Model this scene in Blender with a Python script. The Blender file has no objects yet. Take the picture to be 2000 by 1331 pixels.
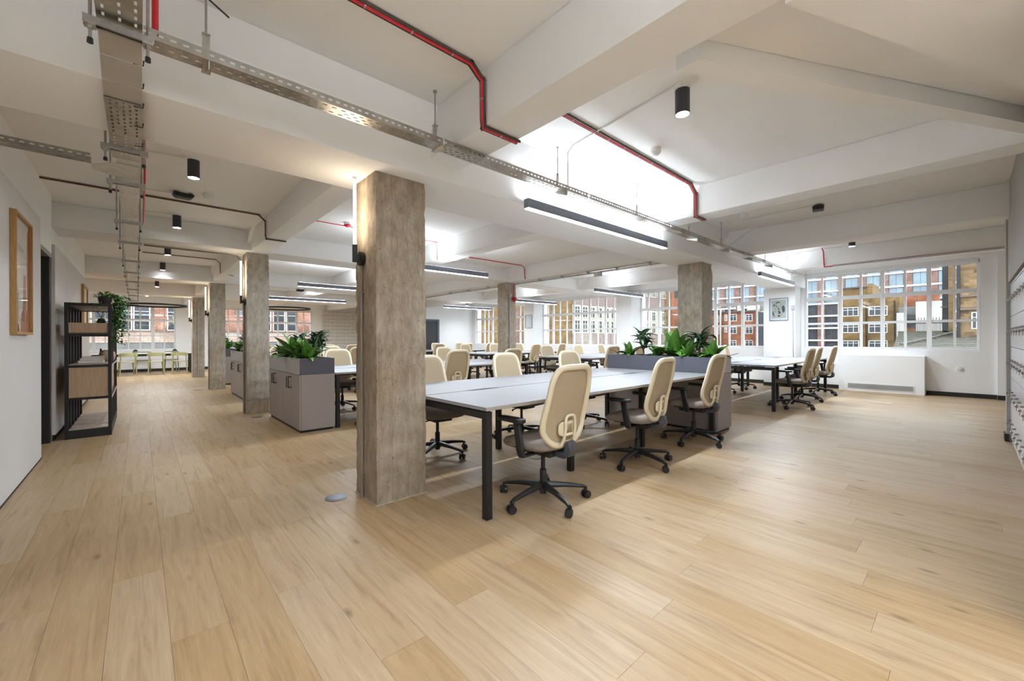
import bpy, bmesh, math, random
from mathutils import Vector, Matrix

random.seed(7)
PI = math.pi
SC = bpy.context.scene
COL = SC.collection

# ------------------------------------------------------------------ camera
EYE = 1.19
A = math.atan2(728, 806.0)
ROLL = math.radians(0.2)
cam_d = bpy.data.cameras.new('camera')
cam_d.sensor_width = 36.0
cam_d.lens = 806.0 / 2000.0 * 36.0
cam_d.shift_y = -4.1 / 2000.0
cam_d.clip_end = 400
cam_d.clip_start = 0.02
cam = bpy.data.objects.new('camera', cam_d)
COL.objects.link(cam)
_F = Vector((math.sin(A), math.cos(A), 0))
_R0 = Vector((math.cos(A), -math.sin(A), 0))
_U0 = Vector((0, 0, 1))
_R = _R0 * math.cos(ROLL) - _U0 * math.sin(ROLL)
_U = _R0 * math.sin(ROLL) + _U0 * math.cos(ROLL)
cam.matrix_world = Matrix(((_R.x, _U.x, -_F.x, 0), (_R.y, _U.y, -_F.y, 0), (_R.z, _U.z, -_F.z, EYE), (0, 0, 0, 1)))
SC.camera = cam

# ------------------------------------------------------------------ world, exposure
world = bpy.data.worlds.new('overcast_sky')
SC.world = world
world.use_nodes = True
_bg = world.node_tree.nodes['Background']
_bg.inputs['Color'].default_value = (0.86, 0.93, 1.0, 1)
_bg.inputs['Strength'].default_value = 1.8
SC.view_settings.view_transform = 'Standard'
SC.view_settings.look = 'None'
SC.view_settings.gamma = 1.0
SC.view_settings.use_curve_mapping = False
SC.view_settings.exposure = 1.45
SC.cycles.use_denoising = True
SC.cycles.adaptive_threshold = 0.03
SC.cycles.max_bounces = 7
SC.cycles.diffuse_bounces = 5
SC.cycles.transparent_max_bounces = 16
SC.cycles.sample_clamp_indirect = 6.0
SC.cycles.caustics_reflective = False
SC.cycles.caustics_refractive = False

PENDANT_W = 27.0      # watts of one 2.4 m linear pendant
UP_W = 5.2            # upward share of a linear pendant
DOWN_W = 18.0         # watts of one ceiling downlight
TUBE_E = 6.0

# ------------------------------------------------------------------ materials
MATS = {}


def mat(name, color, rough=0.6, metal=0.0, var=0.06, scale=6.0, bump=0.0, bscale=60.0, emit=0.0, spec=0.5, stretch=None, trans=0.0):
    if name in MATS:
        return MATS[name]
    m = bpy.data.materials.new(name)
    m.use_nodes = True
    nt = m.node_tree
    b = nt.nodes['Principled BSDF']
    b.inputs['Roughness'].default_value = rough
    b.inputs['Metallic'].default_value = metal
    b.inputs['Specular IOR Level'].default_value = spec
    tc = nt.nodes.new('ShaderNodeTexCoord')
    mp = nt.nodes.new('ShaderNodeMapping')
    if stretch:
        mp.inputs['Scale'].default_value = stretch
    nt.links.new(tc.outputs['Object'], mp.inputs['Vector'])
    n = nt.nodes.new('ShaderNodeTexNoise')
    n.inputs['Scale'].default_value = scale
    n.inputs['Detail'].default_value = 4.0
    nt.links.new(mp.outputs['Vector'], n.inputs['Vector'])
    r = nt.nodes.new('ShaderNodeValToRGB')
    c = color
    r.color_ramp.elements[0].position = 0.3
    r.color_ramp.elements[1].position = 0.7
    r.color_ramp.elements[0].color = (c[0] * (1 - var), c[1] * (1 - var), c[2] * (1 - var), 1)
    r.color_ramp.elements[1].color = (min(1, c[0] * (1 + var)), min(1, c[1] * (1 + var)), min(1, c[2] * (1 + var)), 1)
    nt.links.new(n.outputs['Fac'], r.inputs['Fac'])
    nt.links.new(r.outputs['Color'], b.inputs['Base Color'])
    if emit:
        b.inputs['Emission Color'].default_value = (c[0], c[1], c[2], 1)
        b.inputs['Emission Strength'].default_value = emit
    if bump:
        n2 = nt.nodes.new('ShaderNodeTexNoise')
        n2.inputs['Scale'].default_value = bscale
        n2.inputs['Detail'].default_value = 3.0
        nt.links.new(mp.outputs['Vector'], n2.inputs['Vector'])
        bp = nt.nodes.new('ShaderNodeBump')
        bp.inputs['Strength'].default_value = bump
        bp.inputs['Distance'].default_value = 0.01
        nt.links.new(n2.outputs['Fac'], bp.inputs['Height'])
        nt.links.new(bp.outputs['Normal'], b.inputs['Normal'])
    MATS[name] = m
    return m


def nodes_of(name):
    m = bpy.data.materials.new(name)
    m.use_nodes = True
    MATS[name] = m
    nt = m.node_tree
    return m, nt, nt.nodes['Principled BSDF']


def glass_mat(name='window_glass', f0=0.03):
    m, nt, b = nodes_of(name)
    out = nt.nodes['Material Output']
    nt.nodes.remove(b)
    tr = nt.nodes.new('ShaderNodeBsdfTransparent')
    tr.inputs['Color'].default_value = (0.95, 0.97, 0.97, 1)
    gl = nt.nodes.new('ShaderNodeBsdfGlossy')
    gl.inputs['Roughness'].default_value = 0.02
    # Schlick reflectance, the same for both faces of the pane
    fc = nt.nodes.new('ShaderNodeLayerWeight')
    fc.inputs['Blend'].default_value = 0.5
    pw_ = nt.nodes.new('ShaderNodeMath')
    pw_.operation = 'POWER'
    pw_.inputs[1].default_value = 5.0
    nt.links.new(fc.outputs['Facing'], pw_.inputs[0])
    lw = nt.nodes.new('ShaderNodeMath')
    lw.operation = 'MULTIPLY_ADD'
    lw.inputs[1].default_value = 0.8 * f0 / 0.03
    lw.inputs[2].default_value = f0
    lw.use_clamp = True
    nt.links.new(pw_.outputs[0], lw.inputs[0])
    # fine procedural unevenness of old glass
    tc = nt.nodes.new('ShaderNodeTexCoord')
    n = nt.nodes.new('ShaderNodeTexNoise')
    n.inputs['Scale'].default_value = 2.0
    bp = nt.nodes.new('ShaderNodeBump')
    bp.inputs['Strength'].default_value = 0.02
    nt.links.new(tc.outputs['Object'], n.inputs['Vector'])
    nt.links.new(n.outputs['Fac'], bp.inputs['Height'])
    nt.links.new(bp.outputs['Normal'], gl.inputs['Normal'])
    mx = nt.nodes.new('ShaderNodeMixShader')
    nt.links.new(lw.outputs[0], mx.inputs['Fac'])
    nt.links.new(tr.outputs['BSDF'], mx.inputs[1])
    nt.links.new(gl.outputs['BSDF'], mx.inputs[2])
    nt.links.new(mx.outputs['Shader'], out.inputs['Surface'])
    return m


PLW, PLL = 0.19, 1.5


def plank_mat():
    m, nt, b = nodes_of('oak_plank')
    L = nt.links

    def math_(op, a, c=None):
        n = nt.nodes.new('ShaderNodeMath')
        n.operation = op
        for i, v in enumerate((a, c)):
            if v is None:
                continue
            if isinstance(v, (int, float)):
                n.inputs[i].default_value = v
            else:
                L.new(v, n.inputs[i])
        return n.outputs[0]
    geo = nt.nodes.new('ShaderNodeNewGeometry')
    sx = nt.nodes.new('ShaderNodeSeparateXYZ')
    L.new(geo.outputs['Position'], sx.inputs[0])
    x, y = sx.outputs['X'], sx.outputs['Y']
    row = math_('FLOOR', math_('ADD', math_('DIVIDE', math_('ADD', x, 0.10), PLW), 100.0))
    off = math_('MULTIPLY', math_('FRACT', math_('ADD', math_('MULTIPLY', row, 0.5257), 0.3)), PLL)
    idx = math_('FLOOR', math_('ADD', math_('DIVIDE', math_('SUBTRACT', y, off), PLL), 100.0))
    cv = nt.nodes.new('ShaderNodeCombineXYZ')
    L.new(row, cv.inputs[0])
    L.new(idx, cv.inputs[1])
    wn = nt.nodes.new('ShaderNodeTexWhiteNoise')
    wn.noise_dimensions = '3D'
    L.new(cv.outputs[0], wn.inputs['Vector'])
    rnd = wn.outputs['Value']
    # grain
    g = nt.nodes.new('ShaderNodeCombineXYZ')
    L.new(math_('ADD', math_('MULTIPLY', x, 16.0), math_('MULTIPLY', rnd, 60.0)), g.inputs[0])
    L.new(math_('ADD', math_('MULTIPLY', y, 1.1), math_('MULTIPLY', rnd, 31.0)), g.inputs[1])
    L.new(math_('MULTIPLY', rnd, 17.0), g.inputs[2])
    n1 = nt.nodes.new('ShaderNodeTexNoise')
    n1.inputs['Scale'].default_value = 1.6
    n1.inputs['Detail'].default_value = 7.0
    n1.inputs['Roughness'].default_value = 0.62
    n1.inputs['Distortion'].default_value = 0.9
    L.new(g.outputs[0], n1.inputs['Vector'])
    ramp = nt.nodes.new('ShaderNodeValToRGB')
    e = ramp.color_ramp.elements
    e[0].position = 0.27
    e[0].color = (0.30, 0.185, 0.092, 1)
    e[1].position = 0.70
    e[1].color = (0.48, 0.335, 0.185, 1)
    e2 = ramp.color_ramp.elements.new(0.44)
    e2.color = (0.415, 0.275, 0.138, 1)
    L.new(n1.outputs['Fac'], ramp.inputs['Fac'])
    # fine pores
    g2 = nt.nodes.new('ShaderNodeCombineXYZ')
    L.new(math_('MULTIPLY', x, 220.0), g2.inputs[0])
    L.new(math_('ADD', math_('MULTIPLY', y, 6.0), math_('MULTIPLY', rnd, 11.0)), g2.inputs[1])
    n2 = nt.nodes.new('ShaderNodeTexNoise')
    n2.inputs['Scale'].default_value = 1.0
    n2.inputs['Detail'].default_value = 2.0
    L.new(g2.outputs[0], n2.inputs['Vector'])
    # knots
    g3 = nt.nodes.new('ShaderNodeCombineXYZ')
    L.new(math_('ADD', math_('MULTIPLY', x, 5.2), math_('MULTIPLY', rnd, 7.0)), g3.inputs[0])
    L.new(math_('ADD', math_('MULTIPLY', y, 2.0), math_('MULTIPLY', rnd, 9.0)), g3.inputs[1])
    vo = nt.nodes.new('ShaderNodeTexVoronoi')
    vo.inputs['Scale'].default_value = 1.0
    vo.inputs['Randomness'].default_value = 1.0
    L.new(g3.outputs[0], vo.inputs['Vector'])
    kr = nt.nodes.new('ShaderNodeValToRGB')
    kr.color_ramp.elements[0].position = 0.02
    kr.color_ramp.elements[0].color = (0.42, 0.34, 0.28, 1)
    kr.color_ramp.elements[1].position = 0.105
    kr.color_ramp.elements[1].color = (1, 1, 1, 1)
    L.new(vo.outputs['Distance'], kr.inputs['Fac'])
    mul = nt.nodes.new('ShaderNodeMixRGB')
    mul.blend_type = 'MULTIPLY'
    mul.inputs['Fac'].default_value = 0.8
    L.new(ramp.outputs['Color'], mul.inputs[1])
    L.new(kr.outputs['Color'], mul.inputs[2])
    hs = nt.nodes.new('ShaderNodeHueSaturation')
    L.new(mul.outputs['Color'], hs.inputs['Color'])
    L.new(math_('ADD', math_('MULTIPLY', rnd, 0.15), math_('ADD', math_('MULTIPLY', n2.outputs['Fac'], 0.30), 0.74)), hs.inputs['Value'])
    L.new(math_('ADD', math_('MULTIPLY', rnd, -0.20), 1.04), hs.inputs['Saturation'])
    L.new(hs.outputs['Color'], b.inputs['Base Color'])
    b.inputs['Roughness'].default_value = 0.42
    b.inputs['Specular IOR Level'].default_value = 0.4
    bp = nt.nodes.new('ShaderNodeBump')
    bp.inputs['Strength'].default_value = 0.12
    bp.inputs['Distance'].default_value = 0.004
    L.new(n2.outputs['Fac'], bp.inputs['Height'])
    L.new(bp.outputs['Normal'], b.inputs['Normal'])
    return m


def concrete_mat(name='raw_concrete', c0=(0.235, 0.185, 0.13), c1=(0.49, 0.425, 0.34), boards=0.7):
    m, nt, b = nodes_of(name)
    L = nt.links
    tc = nt.nodes.new('ShaderNodeTexCoord')
    mp = nt.nodes.new('ShaderNodeMapping')
    mp.inputs['Scale'].default_value = (1, 1, 0.42)
    L.new(tc.outputs['Object'], mp.inputs['Vector'])
    n1 = nt.nodes.new('ShaderNodeTexNoise')
    n1.inputs['Scale'].default_value = 16.0
    n1.inputs['Detail'].default_value = 12.0
    n1.inputs['Roughness'].default_value = 0.66
    L.new(mp.outputs['Vector'], n1.inputs['Vector'])
    rp = nt.nodes.new('ShaderNodeValToRGB')
    rp.color_ramp.elements[0].position = 0.30
    rp.color_ramp.elements[0].color = (*c0, 1)
    rp.color_ramp.elements[1].position = 0.72
    rp.color_ramp.elements[1].color = (*c1, 1)
    L.new(n1.outputs['Fac'], rp.inputs['Fac'])
    n3 = nt.nodes.new('ShaderNodeTexNoise')
    n3.inputs['Scale'].default_value = 1.7
    n3.inputs['Detail'].default_value = 3.0
    L.new(tc.outputs['Object'], n3.inputs['Vector'])
    r3 = nt.nodes.new('ShaderNodeValToRGB')
    r3.color_ramp.elements[0].position = 0.35
    r3.color_ramp.elements[0].color = (0.80, 0.74, 0.66, 1)
    r3.color_ramp.elements[1].position = 0.65
    r3.color_ramp.elements[1].color = (1.08, 1.08, 1.10, 1)
    L.new(n3.outputs['Fac'], r3.inputs['Fac'])
    m1 = nt.nodes.new('ShaderNodeMixRGB')
    m1.blend_type = 'MULTIPLY'
    m1.inputs['Fac'].default_value = 1.0
    L.new(rp.outputs['Color'], m1.inputs[1])
    L.new(r3.outputs['Color'], m1.inputs[2])
    vo = nt.nodes.new('ShaderNodeTexVoronoi')
    vo.inputs['Scale'].default_value = 26.0
    L.new(tc.outputs['Object'], vo.inputs['Vector'])
    rv = nt.nodes.new('ShaderNodeValToRGB')
    rv.color_ramp.elements[0].position = 0.07
    rv.color_ramp.elements[0].color = (0.25, 0.2, 0.16, 1)
    rv.color_ramp.elements[1].position = 0.14
    rv.color_ramp.elements[1].color = (1, 1, 1, 1)
    L.new(vo.outputs['Distance'], rv.inputs['Fac'])
    m2 = nt.nodes.new('ShaderNodeMixRGB')
    m2.blend_type = 'MULTIPLY'
    m2.inputs['Fac'].default_value = 0.75
    L.new(m1.outputs['Color'], m2.inputs[1])
    L.new(rv.outputs['Color'], m2.inputs[2])
    sp_ = nt.nodes.new('ShaderNodeSeparateXYZ')
    L.new(tc.outputs['Object'], sp_.inputs[0])
    wob = nt.nodes.new('ShaderNodeMath')
    wob.operation = 'MULTIPLY_ADD'
    wob.inputs[1].default_value = 0.012
    L.new(n3.outputs['Fac'], wob.inputs[0])
    sxy = nt.nodes.new('ShaderNodeMath')
    sxy.operation = 'ADD'
    L.new(sp_.outputs['X'], sxy.inputs[0])
    L.new(sp_.outputs['Y'], sxy.inputs[1])
    L.new(sxy.outputs[0], wob.inputs[2])
    dv = nt.nodes.new('ShaderNodeMath')
    dv.operation = 'DIVIDE'
    dv.inputs[1].default_value = 0.127
    L.new(wob.outputs[0], dv.inputs[0])
    fr_ = nt.nodes.new('ShaderNodeMath')
    fr_.operation = 'FRACT'
    L.new(dv.outputs[0], fr_.inputs[0])
    rb_ = nt.nodes.new('ShaderNodeValToRGB')
    rb_.color_ramp.elements[0].position = 0.0
    rb_.color_ramp.elements[0].color = (0.55, 0.50, 0.45, 1)
    rb_.color_ramp.elements[1].position = 0.045
    rb_.color_ramp.elements[1].color = (1, 1, 1, 1)
    L.new(fr_.outputs[0], rb_.inputs['Fac'])
    m3 = nt.nodes.new('ShaderNodeMixRGB')
    m3.blend_type = 'MULTIPLY'
    m3.inputs['Fac'].default_value = boards
    L.new(m2.outputs['Color'], m3.inputs[1])
    L.new(rb_.outputs['Color'], m3.inputs[2])
    L.new(m3.outputs['Color'], b.inputs['Base Color'])
    b.inputs['Roughness'].default_value = 0.9
    b.inputs['Specular IOR Level'].default_value = 0.2
    n2 = nt.nodes.new('ShaderNodeTexNoise')
    n2.inputs['Scale'].default_value = 48.0
    n2.inputs['Detail'].default_value = 8.0
    L.new(mp.outputs['Vector'], n2.inputs['Vector'])
    ad = nt.nodes.new('ShaderNodeMath')
    ad.operation = 'ADD'
    L.new(n2.outputs['Fac'], ad.inputs[0])
    L.new(rv.outputs['Color'], ad.inputs[1])
    bp = nt.nodes.new('ShaderNodeBump')
    bp.inputs['Strength'].default_value = 0.55
    bp.inputs['Distance'].default_value = 0.012
    L.new(ad.outputs[0], bp.inputs['Height'])
    L.new(bp.outputs['Normal'], b.inputs['Normal'])
    return m


def brick_mat(name, c1, c2, mortar, axis='X', course=0.085, length=0.24):
    m, nt, b = nodes_of(name)
    L = nt.links
    geo = nt.nodes.new('ShaderNodeNewGeometry')
    sx = nt.nodes.new('ShaderNodeSeparateXYZ')
    L.new(geo.outputs['Position'], sx.inputs[0])
    cb = nt.nodes.new('ShaderNodeCombineXYZ')
    L.new(sx.outputs['Y' if axis == 'X' else 'X'], cb.inputs[0])
    L.new(sx.outputs['Z'], cb.inputs[1])
    br = nt.nodes.new('ShaderNodeTexBrick')
    br.inputs['Scale'].default_value = 1.0
    br.inputs['Brick Width'].default_value = length
    br.inputs['Row Height'].default_value = course
    br.inputs['Mortar Size'].default_value = 0.010
    br.inputs['Color1'].default_value = (*c1, 1)
    br.inputs['Color2'].default_value = (*c2, 1)
    br.inputs['Mortar'].default_value = (*mortar, 1)
    L.new(cb.outputs[0], br.inputs['Vector'])
    n = nt.nodes.new('ShaderNodeTexNoise')
    n.inputs['Scale'].default_value = 0.9
    n.inputs['Detail'].default_value = 5
    L.new(cb.outputs[0], n.inputs['Vector'])
    rp = nt.nodes.new('ShaderNodeValToRGB')
    rp.color_ramp.elements[0].position = 0.3
    rp.color_ramp.elements[0].color = (0.62, 0.60, 0.58, 1)
    rp.color_ramp.elements[1].position = 0.65
    rp.color_ramp.elements[1].color = (1.1, 1.1, 1.1, 1)
    L.new(n.outputs['Fac'], rp.inputs['Fac'])
    mx = nt.nodes.new('ShaderNodeMixRGB')
    mx.blend_type = 'MULTIPLY'
    mx.inputs['Fac'].default_value = 1
    L.new(br.outputs['Color'], mx.inputs[1])
    L.new(rp.outputs['Color'], mx.inputs[2])
    L.new(mx.outputs['Color'], b.inputs['Base Color'])
    b.inputs['Roughness'].default_value = 0.9
    b.inputs['Specular IOR Level'].default_value = 0.15
    bp = nt.nodes.new('ShaderNodeBump')
    bp.inputs['Strength'].default_value = 0.3
    bp.inputs['Distance'].default_value = 0.004
    L.new(br.outputs['Fac'], bp.inputs['Height'])
    bp.invert = True
    L.new(bp.outputs['Normal'], b.inputs['Normal'])
    return m


def leaf_mat(name, c_edge, c_mid, rough=0.35, varieg=0.0):
    m, nt, b = nodes_of(name)
    L = nt.links
    tc = nt.nodes.new('ShaderNodeTexCoord')
    sx = nt.nodes.new('ShaderNodeSeparateXYZ')
    L.new(tc.outputs['Object'], sx.inputs[0])
    ab = nt.nodes.new('ShaderNodeMath')
    ab.operation = 'ABSOLUTE'
    L.new(sx.outputs['X'], ab.inputs[0])
    ml = nt.nodes.new('ShaderNodeMath')
    ml.operation = 'MULTIPLY'
    ml.inputs[1].default_value = 9.0
    L.new(ab.outputs[0], ml.inputs[0])
    wv = nt.nodes.new('ShaderNodeTexWave')
    wv.inputs['Scale'].default_value = 9.0
    wv.inputs['Distortion'].default_value = 2.5
    L.new(tc.outputs['Object'], wv.inputs['Vector'])
    mm = nt.nodes.new('ShaderNodeMath')
    mm.operation = 'MULTIPLY_ADD'
    mm.inputs[1].default_value = varieg
    L.new(wv.outputs['Fac'], mm.inputs[0])
    L.new(ml.outputs[0], mm.inputs[2])
    oi = nt.nodes.new('ShaderNodeObjectInfo')
    rp = nt.nodes.new('ShaderNodeValToRGB')
    rp.color_ramp.elements[0].position = 0.0
    rp.color_ramp.elements[0].color = (*c_mid, 1)
    rp.color_ramp.elements[1].position = 0.35 + 0.5 * varieg
    rp.color_ramp.elements[1].color = (*c_edge, 1)
    L.new(mm.outputs[0], rp.inputs['Fac'])
    hs = nt.nodes.new('ShaderNodeHueSaturation')
    va = nt.nodes.new('ShaderNodeMath')
    va.operation = 'MULTIPLY_ADD'
    va.inputs[1].default_value = 0.6
    va.inputs[2].default_value = 0.7
    L.new(oi.outputs['Random'], va.inputs[0])
    L.new(va.outputs[0], hs.inputs['Value'])
    L.new(rp.outputs['Color'], hs.inputs['Color'])
    L.new(hs.outputs['Color'], b.inputs['Base Color'])
    b.inputs['Roughness'].default_value = rough
    return m


WHITE = mat('white_paint', (0.88, 0.88, 0.88), 0.75, var=0.02, scale=1.5, bump=0.05, bscale=18)
CEIL = mat('ceiling_paint', (0.89, 0.885, 0.875), 0.8, var=0.03, scale=0.9, bump=0.08, bscale=9)
WALLG = mat('panel_paint', (0.70, 0.695, 0.69), 0.7, var=0.02, scale=2)
TAUPEW = mat('taupe_paint', (0.42, 0.40, 0.375), 0.7, var=0.03, scale=2)
FRAMEW = mat('window_paint', (0.82, 0.82, 0.82), 0.5, var=0.02)
BLACKSK = mat('skirting_black', (0.02, 0.018, 0.016), 0.55, var=0.15)
GLASS = glass_mat()
PGLASS = glass_mat('picture_glass', 0.02)
PLANK = plank_mat()
SUBF = mat('floor_joint', (0.34, 0.23, 0.13), 0.9, var=0.1)
CONC = concrete_mat()
CONC2 = concrete_mat('pale_concrete', (0.33, 0.295, 0.245), (0.64, 0.585, 0.50), 0.3)
BLACKM = mat('black_metal', (0.012, 0.012, 0.013), 0.5, metal=0.1, var=0.15, scale=20)
BLACKP = mat('black_plastic', (0.014, 0.014, 0.015), 0.42, var=0.15, scale=30)
DKGREY = mat('dark_grey_plastic', (0.055, 0.057, 0.065), 0.45, var=0.1)
GALV = mat('galvanised_steel', (0.47, 0.45, 0.41), 0.3, metal=0.95, var=0.16, scale=14, bump=0.04, bscale=40)
GALVD = mat('dull_steel', (0.40, 0.39, 0.37), 0.5, metal=0.75, var=0.15, scale=30)
CONDUIT = mat('grey_conduit', (0.50, 0.50, 0.49), 0.5, metal=0.3, var=0.08)
WCABLE = mat('white_cable', (0.72, 0.72, 0.70), 0.5, var=0.04)
RED = mat('red_cable', (0.60, 0.018, 0.028), 0.42, var=0.12, scale=30)
DKTRAY = mat('brown_cable_tray', (0.10, 0.075, 0.06), 0.5, metal=0.4, var=0.15)
DESKTOP = mat('desktop_laminate', (0.30, 0.30, 0.315), 0.5, var=0.015, scale=40)
DESKEDGE = mat('desk_edge', (0.38, 0.345, 0.31), 0.5, var=0.04)
CREAM = mat('cream_plastic', (0.78, 0.69, 0.50), 0.42, var=0.02)
MESH = mat('beige_back_mesh', (0.44, 0.345, 0.225), 0.85, var=0.06, scale=120, bump=0.25, bscale=500)
MESHF = MESH
SEAT = mat('taupe_seat_fabric', (0.235, 0.195, 0.165), 0.85, var=0.07, scale=60, bump=0.2, bscale=420)
CABTP = mat('taupe_laminate', (0.33, 0.29, 0.275), 0.38, var=0.02, scale=30)
TROUGHL = mat('light_grey_trough', (0.42, 0.41, 0.42), 0.4, var=0.02)
TROUGHD = mat('slate_grey_trough', (0.10, 0.10, 0.125), 0.5, var=0.04)
SOIL = mat('dark_soil', (0.03, 0.022, 0.016), 0.95, var=0.3, scale=60, bump=0.6)
OAK = mat('pale_oak', (0.50, 0.345, 0.215), 0.5, var=0.10, scale=5, stretch=(14, 14, 1.2))
OAKP = mat('limed_oak_board', (0.58, 0.47, 0.38), 0.5, var=0.08, scale=5, stretch=(10, 1.2, 10))
GOLDWOOD = mat('golden_oak_frame', (0.44, 0.25, 0.085), 0.5, var=0.16, scale=8, stretch=(20, 2, 2))
OLIVE = mat('olive_painted_wood', (0.36, 0.34, 0.16), 0.5, var=0.05)
LOCKER = mat('locker_white', (0.66, 0.67, 0.72), 0.22, var=0.02)
CHROME = mat('key_steel', (0.35, 0.34, 0.32), 0.3, metal=0.9, var=0.2)
LED = mat('led_diffuser', (0.93, 0.96, 1.0), 0.5, var=0.0, emit=6.0)
LEDSPOT = mat('led_lens', (0.93, 0.96, 1.0), 0.5, var=0.0, emit=14.0)
TUBE = mat('warm_tube', (1.0, 0.86, 0.66), 0.5, var=0.0, emit=TUBE_E)
SPOTBODY = mat('downlight_body', (0.035, 0.037, 0.05), 0.45, var=0.1)
PLASTW = mat('white_plastic', (0.80, 0.80, 0.79), 0.4, var=0.02)
L_BRIGHT = leaf_mat('bright_leaf', (0.07, 0.20, 0.025), (0.14, 0.31, 0.06))
L_MID = leaf_mat('mid_leaf', (0.045, 0.17, 0.02), (0.12, 0.29, 0.05))
L_DARK = leaf_mat('striped_leaf', (0.012, 0.055, 0.018), (0.30, 0.38, 0.26), varieg=0.8)
STEM = mat('plant_stem', (0.10, 0.16, 0.05), 0.6, var=0.15)
BARK = mat('dark_cane', (0.06, 0.05, 0.04), 0.8, var=0.2)

# ------------------------------------------------------------------ mesh helpers


class MB:
    def __init__(self):
        self.v = []
        self.f = []

    def _add(self, vs, fs):
        o = len(self.v)
        self.v += [tuple(p) for p in vs]
        self.f += [tuple(i + o for i in f) for f in fs]
        return self

    def box(self, x0, x1, y0, y1, z0, z1):
        return self._add([(x0, y0, z0), (x1, y0, z0), (x1, y1, z0), (x0, y1, z0), (x0, y0, z1), (x1, y0, z1), (x1, y1, z1), (x0, y1, z1)],
                         [(0, 3, 2, 1), (4, 5, 6, 7), (0, 1, 5, 4), (1, 2, 6, 5), (2, 3, 7, 6), (3, 0, 4, 7)])

    def bar(self, p0, p1, w, h):
        """box beam from p0 to p1, w horizontal, h vertical-ish; centred on the line"""
        p0, p1 = Vector(p0), Vector(p1)
        d = (p1 - p0).normalized()
        up = Vector((0, 0, 1)) if abs(d.z) < 0.95 else Vector((0, 1, 0))
        s = d.cross(up).normalized()
        u = s.cross(d).normalized()
        vs = []
        for p in (p0, p1):
            for a, b in ((-1, -1), (1, -1), (1, 1), (-1, 1)):
                vs.append(p + s * (a * w / 2) + u * (b * h / 2))
        return self._add(vs, [(0, 1, 2, 3), (7, 6, 5, 4), (0, 4, 5, 1), (1, 5, 6, 2), (2, 6, 7, 3), (3, 7, 4, 0)])

    def cyl(self, p0, p1, r0, r1=None, n=12):
        r1 = r0 if r1 is None else r1
        return self.tube([p0, p1], [r0, r1], n)

    def tube(self, pts, r, n=8, closed=False, flat=1.0):
        pts = [Vector(p) for p in pts]
        k = len(pts)
        rr = r if isinstance(r, (list, tuple)) else [r] * k
        rings = []
        prev = None
        for i in range(k):
            if closed:
                t = (pts[(i + 1) % k] - pts[i - 1]).normalized()
            else:
                t = (pts[min(i + 1, k - 1)] - pts[max(i - 1, 0)]).normalized()
            if prev is None:
                a = Vector((0, 0, 1)) if abs(t.z) < 0.9 else Vector((0, 1, 0))
                s = t.cross(a).normalized()
            else:
                s = (prev - t * prev.dot(t)).normalized()
            prev = s
            u = t.cross(s).normalized()
            rings.append([pts[i] + (s * math.cos(2 * PI * j / n) + u * (flat * math.sin(2 * PI * j / n))) * rr[i] for j in range(n)])
        vs = [p for rg in rings for p in rg]
        fs = []
        m = k if closed else k - 1
        for i in range(m):
            a, b = i * n, ((i + 1) % k) * n
            for j in range(n):
                fs.append((a + j, a + (j + 1) % n, b + (j + 1) % n, b + j))
        if not closed:
            fs.append(tuple(range(n - 1, -1, -1)))
            fs.append(tuple((k - 1) * n + j for j in range(n)))
        return self._add(vs, fs)

    def lathe(self, prof, c=(0, 0, 0), n=20):
        vs, fs = [], []
        k = len(prof)
        for r, z in prof:
            for j in range(n):
                a = 2 * PI * j / n
                vs.append((c[0] + r * math.cos(a), c[1] + r * math.sin(a), c[2] + z))
        for i in range(k - 1):
            for j in range(n):
                fs.append((i * n + j, i * n + (j + 1) % n, (i + 1) * n + (j + 1) % n, (i + 1) * n + j))
        fs.append(tuple(range(n - 1, -1, -1)))
        fs.append(tuple((k - 1) * n + j for j in range(n)))
        return self._add(vs, fs)

    def prism(self, poly, axis, a0, a1):
        def P(p, a):
            return (a, p[0], p[1]) if axis == 'x' else ((p[0], a, p[1]) if axis == 'y' else (p[0], p[1], a))
        k = len(poly)
        vs = [P(p, a0) for p in poly] + [P(p, a1) for p in poly]
        fs = [tuple(range(k))[::-1], tuple(range(k, 2 * k))]
        fs += [(i, (i + 1) % k, k + (i + 1) % k, k + i) for i in range(k)]
        return self._add(vs, fs)

    def data(self, name, m, smooth=False, bevel=0.0, bseg=1, angle=35):
        me = bpy.data.meshes.new(name)
        me.from_pydata(self.v, [], self.f)
        bm = bmesh.new()
        bm.from_mesh(me)
        bmesh.ops.recalc_face_normals(bm, faces=bm.faces)
        if bevel:
            es = [e for e in bm.edges if len(e.link_faces) == 2 and e.calc_face_angle(0) > 0.6]
            bmesh.ops.bevel(bm, geom=es, offset=bevel, segments=bseg, affect='EDGES', profile=0.5, clamp_overlap=True)
        bm.to_mesh(me)
        bm.free()
        if smooth or (bevel and bseg > 1):
            for p in me.polygons:
                p.use_smooth = True
            me.set_sharp_from_angle(angle=math.radians(angle))
        if isinstance(m, (list, tuple)):
            for q in m:
                me.materials.append(q)
        else:
            me.materials.append(m)
        return me

    def build(self, name, m, parent=None, smooth=False, bevel=0.0, bseg=1, angle=35):
        return link(name, self.data(name, m, smooth, bevel, bseg, angle), parent)


def link(name, me, parent=None, loc=None):
    o = bpy.data.objects.new(name, me)
    COL.objects.link(o)
    if parent is not None:
        o.parent = parent
    if loc is not None:
        o.location = loc
    return o


def tag(o, label, cat, group=None):
    o['label'] = label
    o['category'] = cat
    if group:
        o['group'] = group
    return o


def thing(name, label, cat, loc=(0, 0, 0), rz=0.0, group=None):
    o = bpy.data.objects.new(name, None)
    o.empty_display_size = 0.1
    COL.objects.link(o)
    o.location = loc
    o.rotation_euler = (0, 0, rz)
    return tag(o, label, cat, group)


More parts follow.
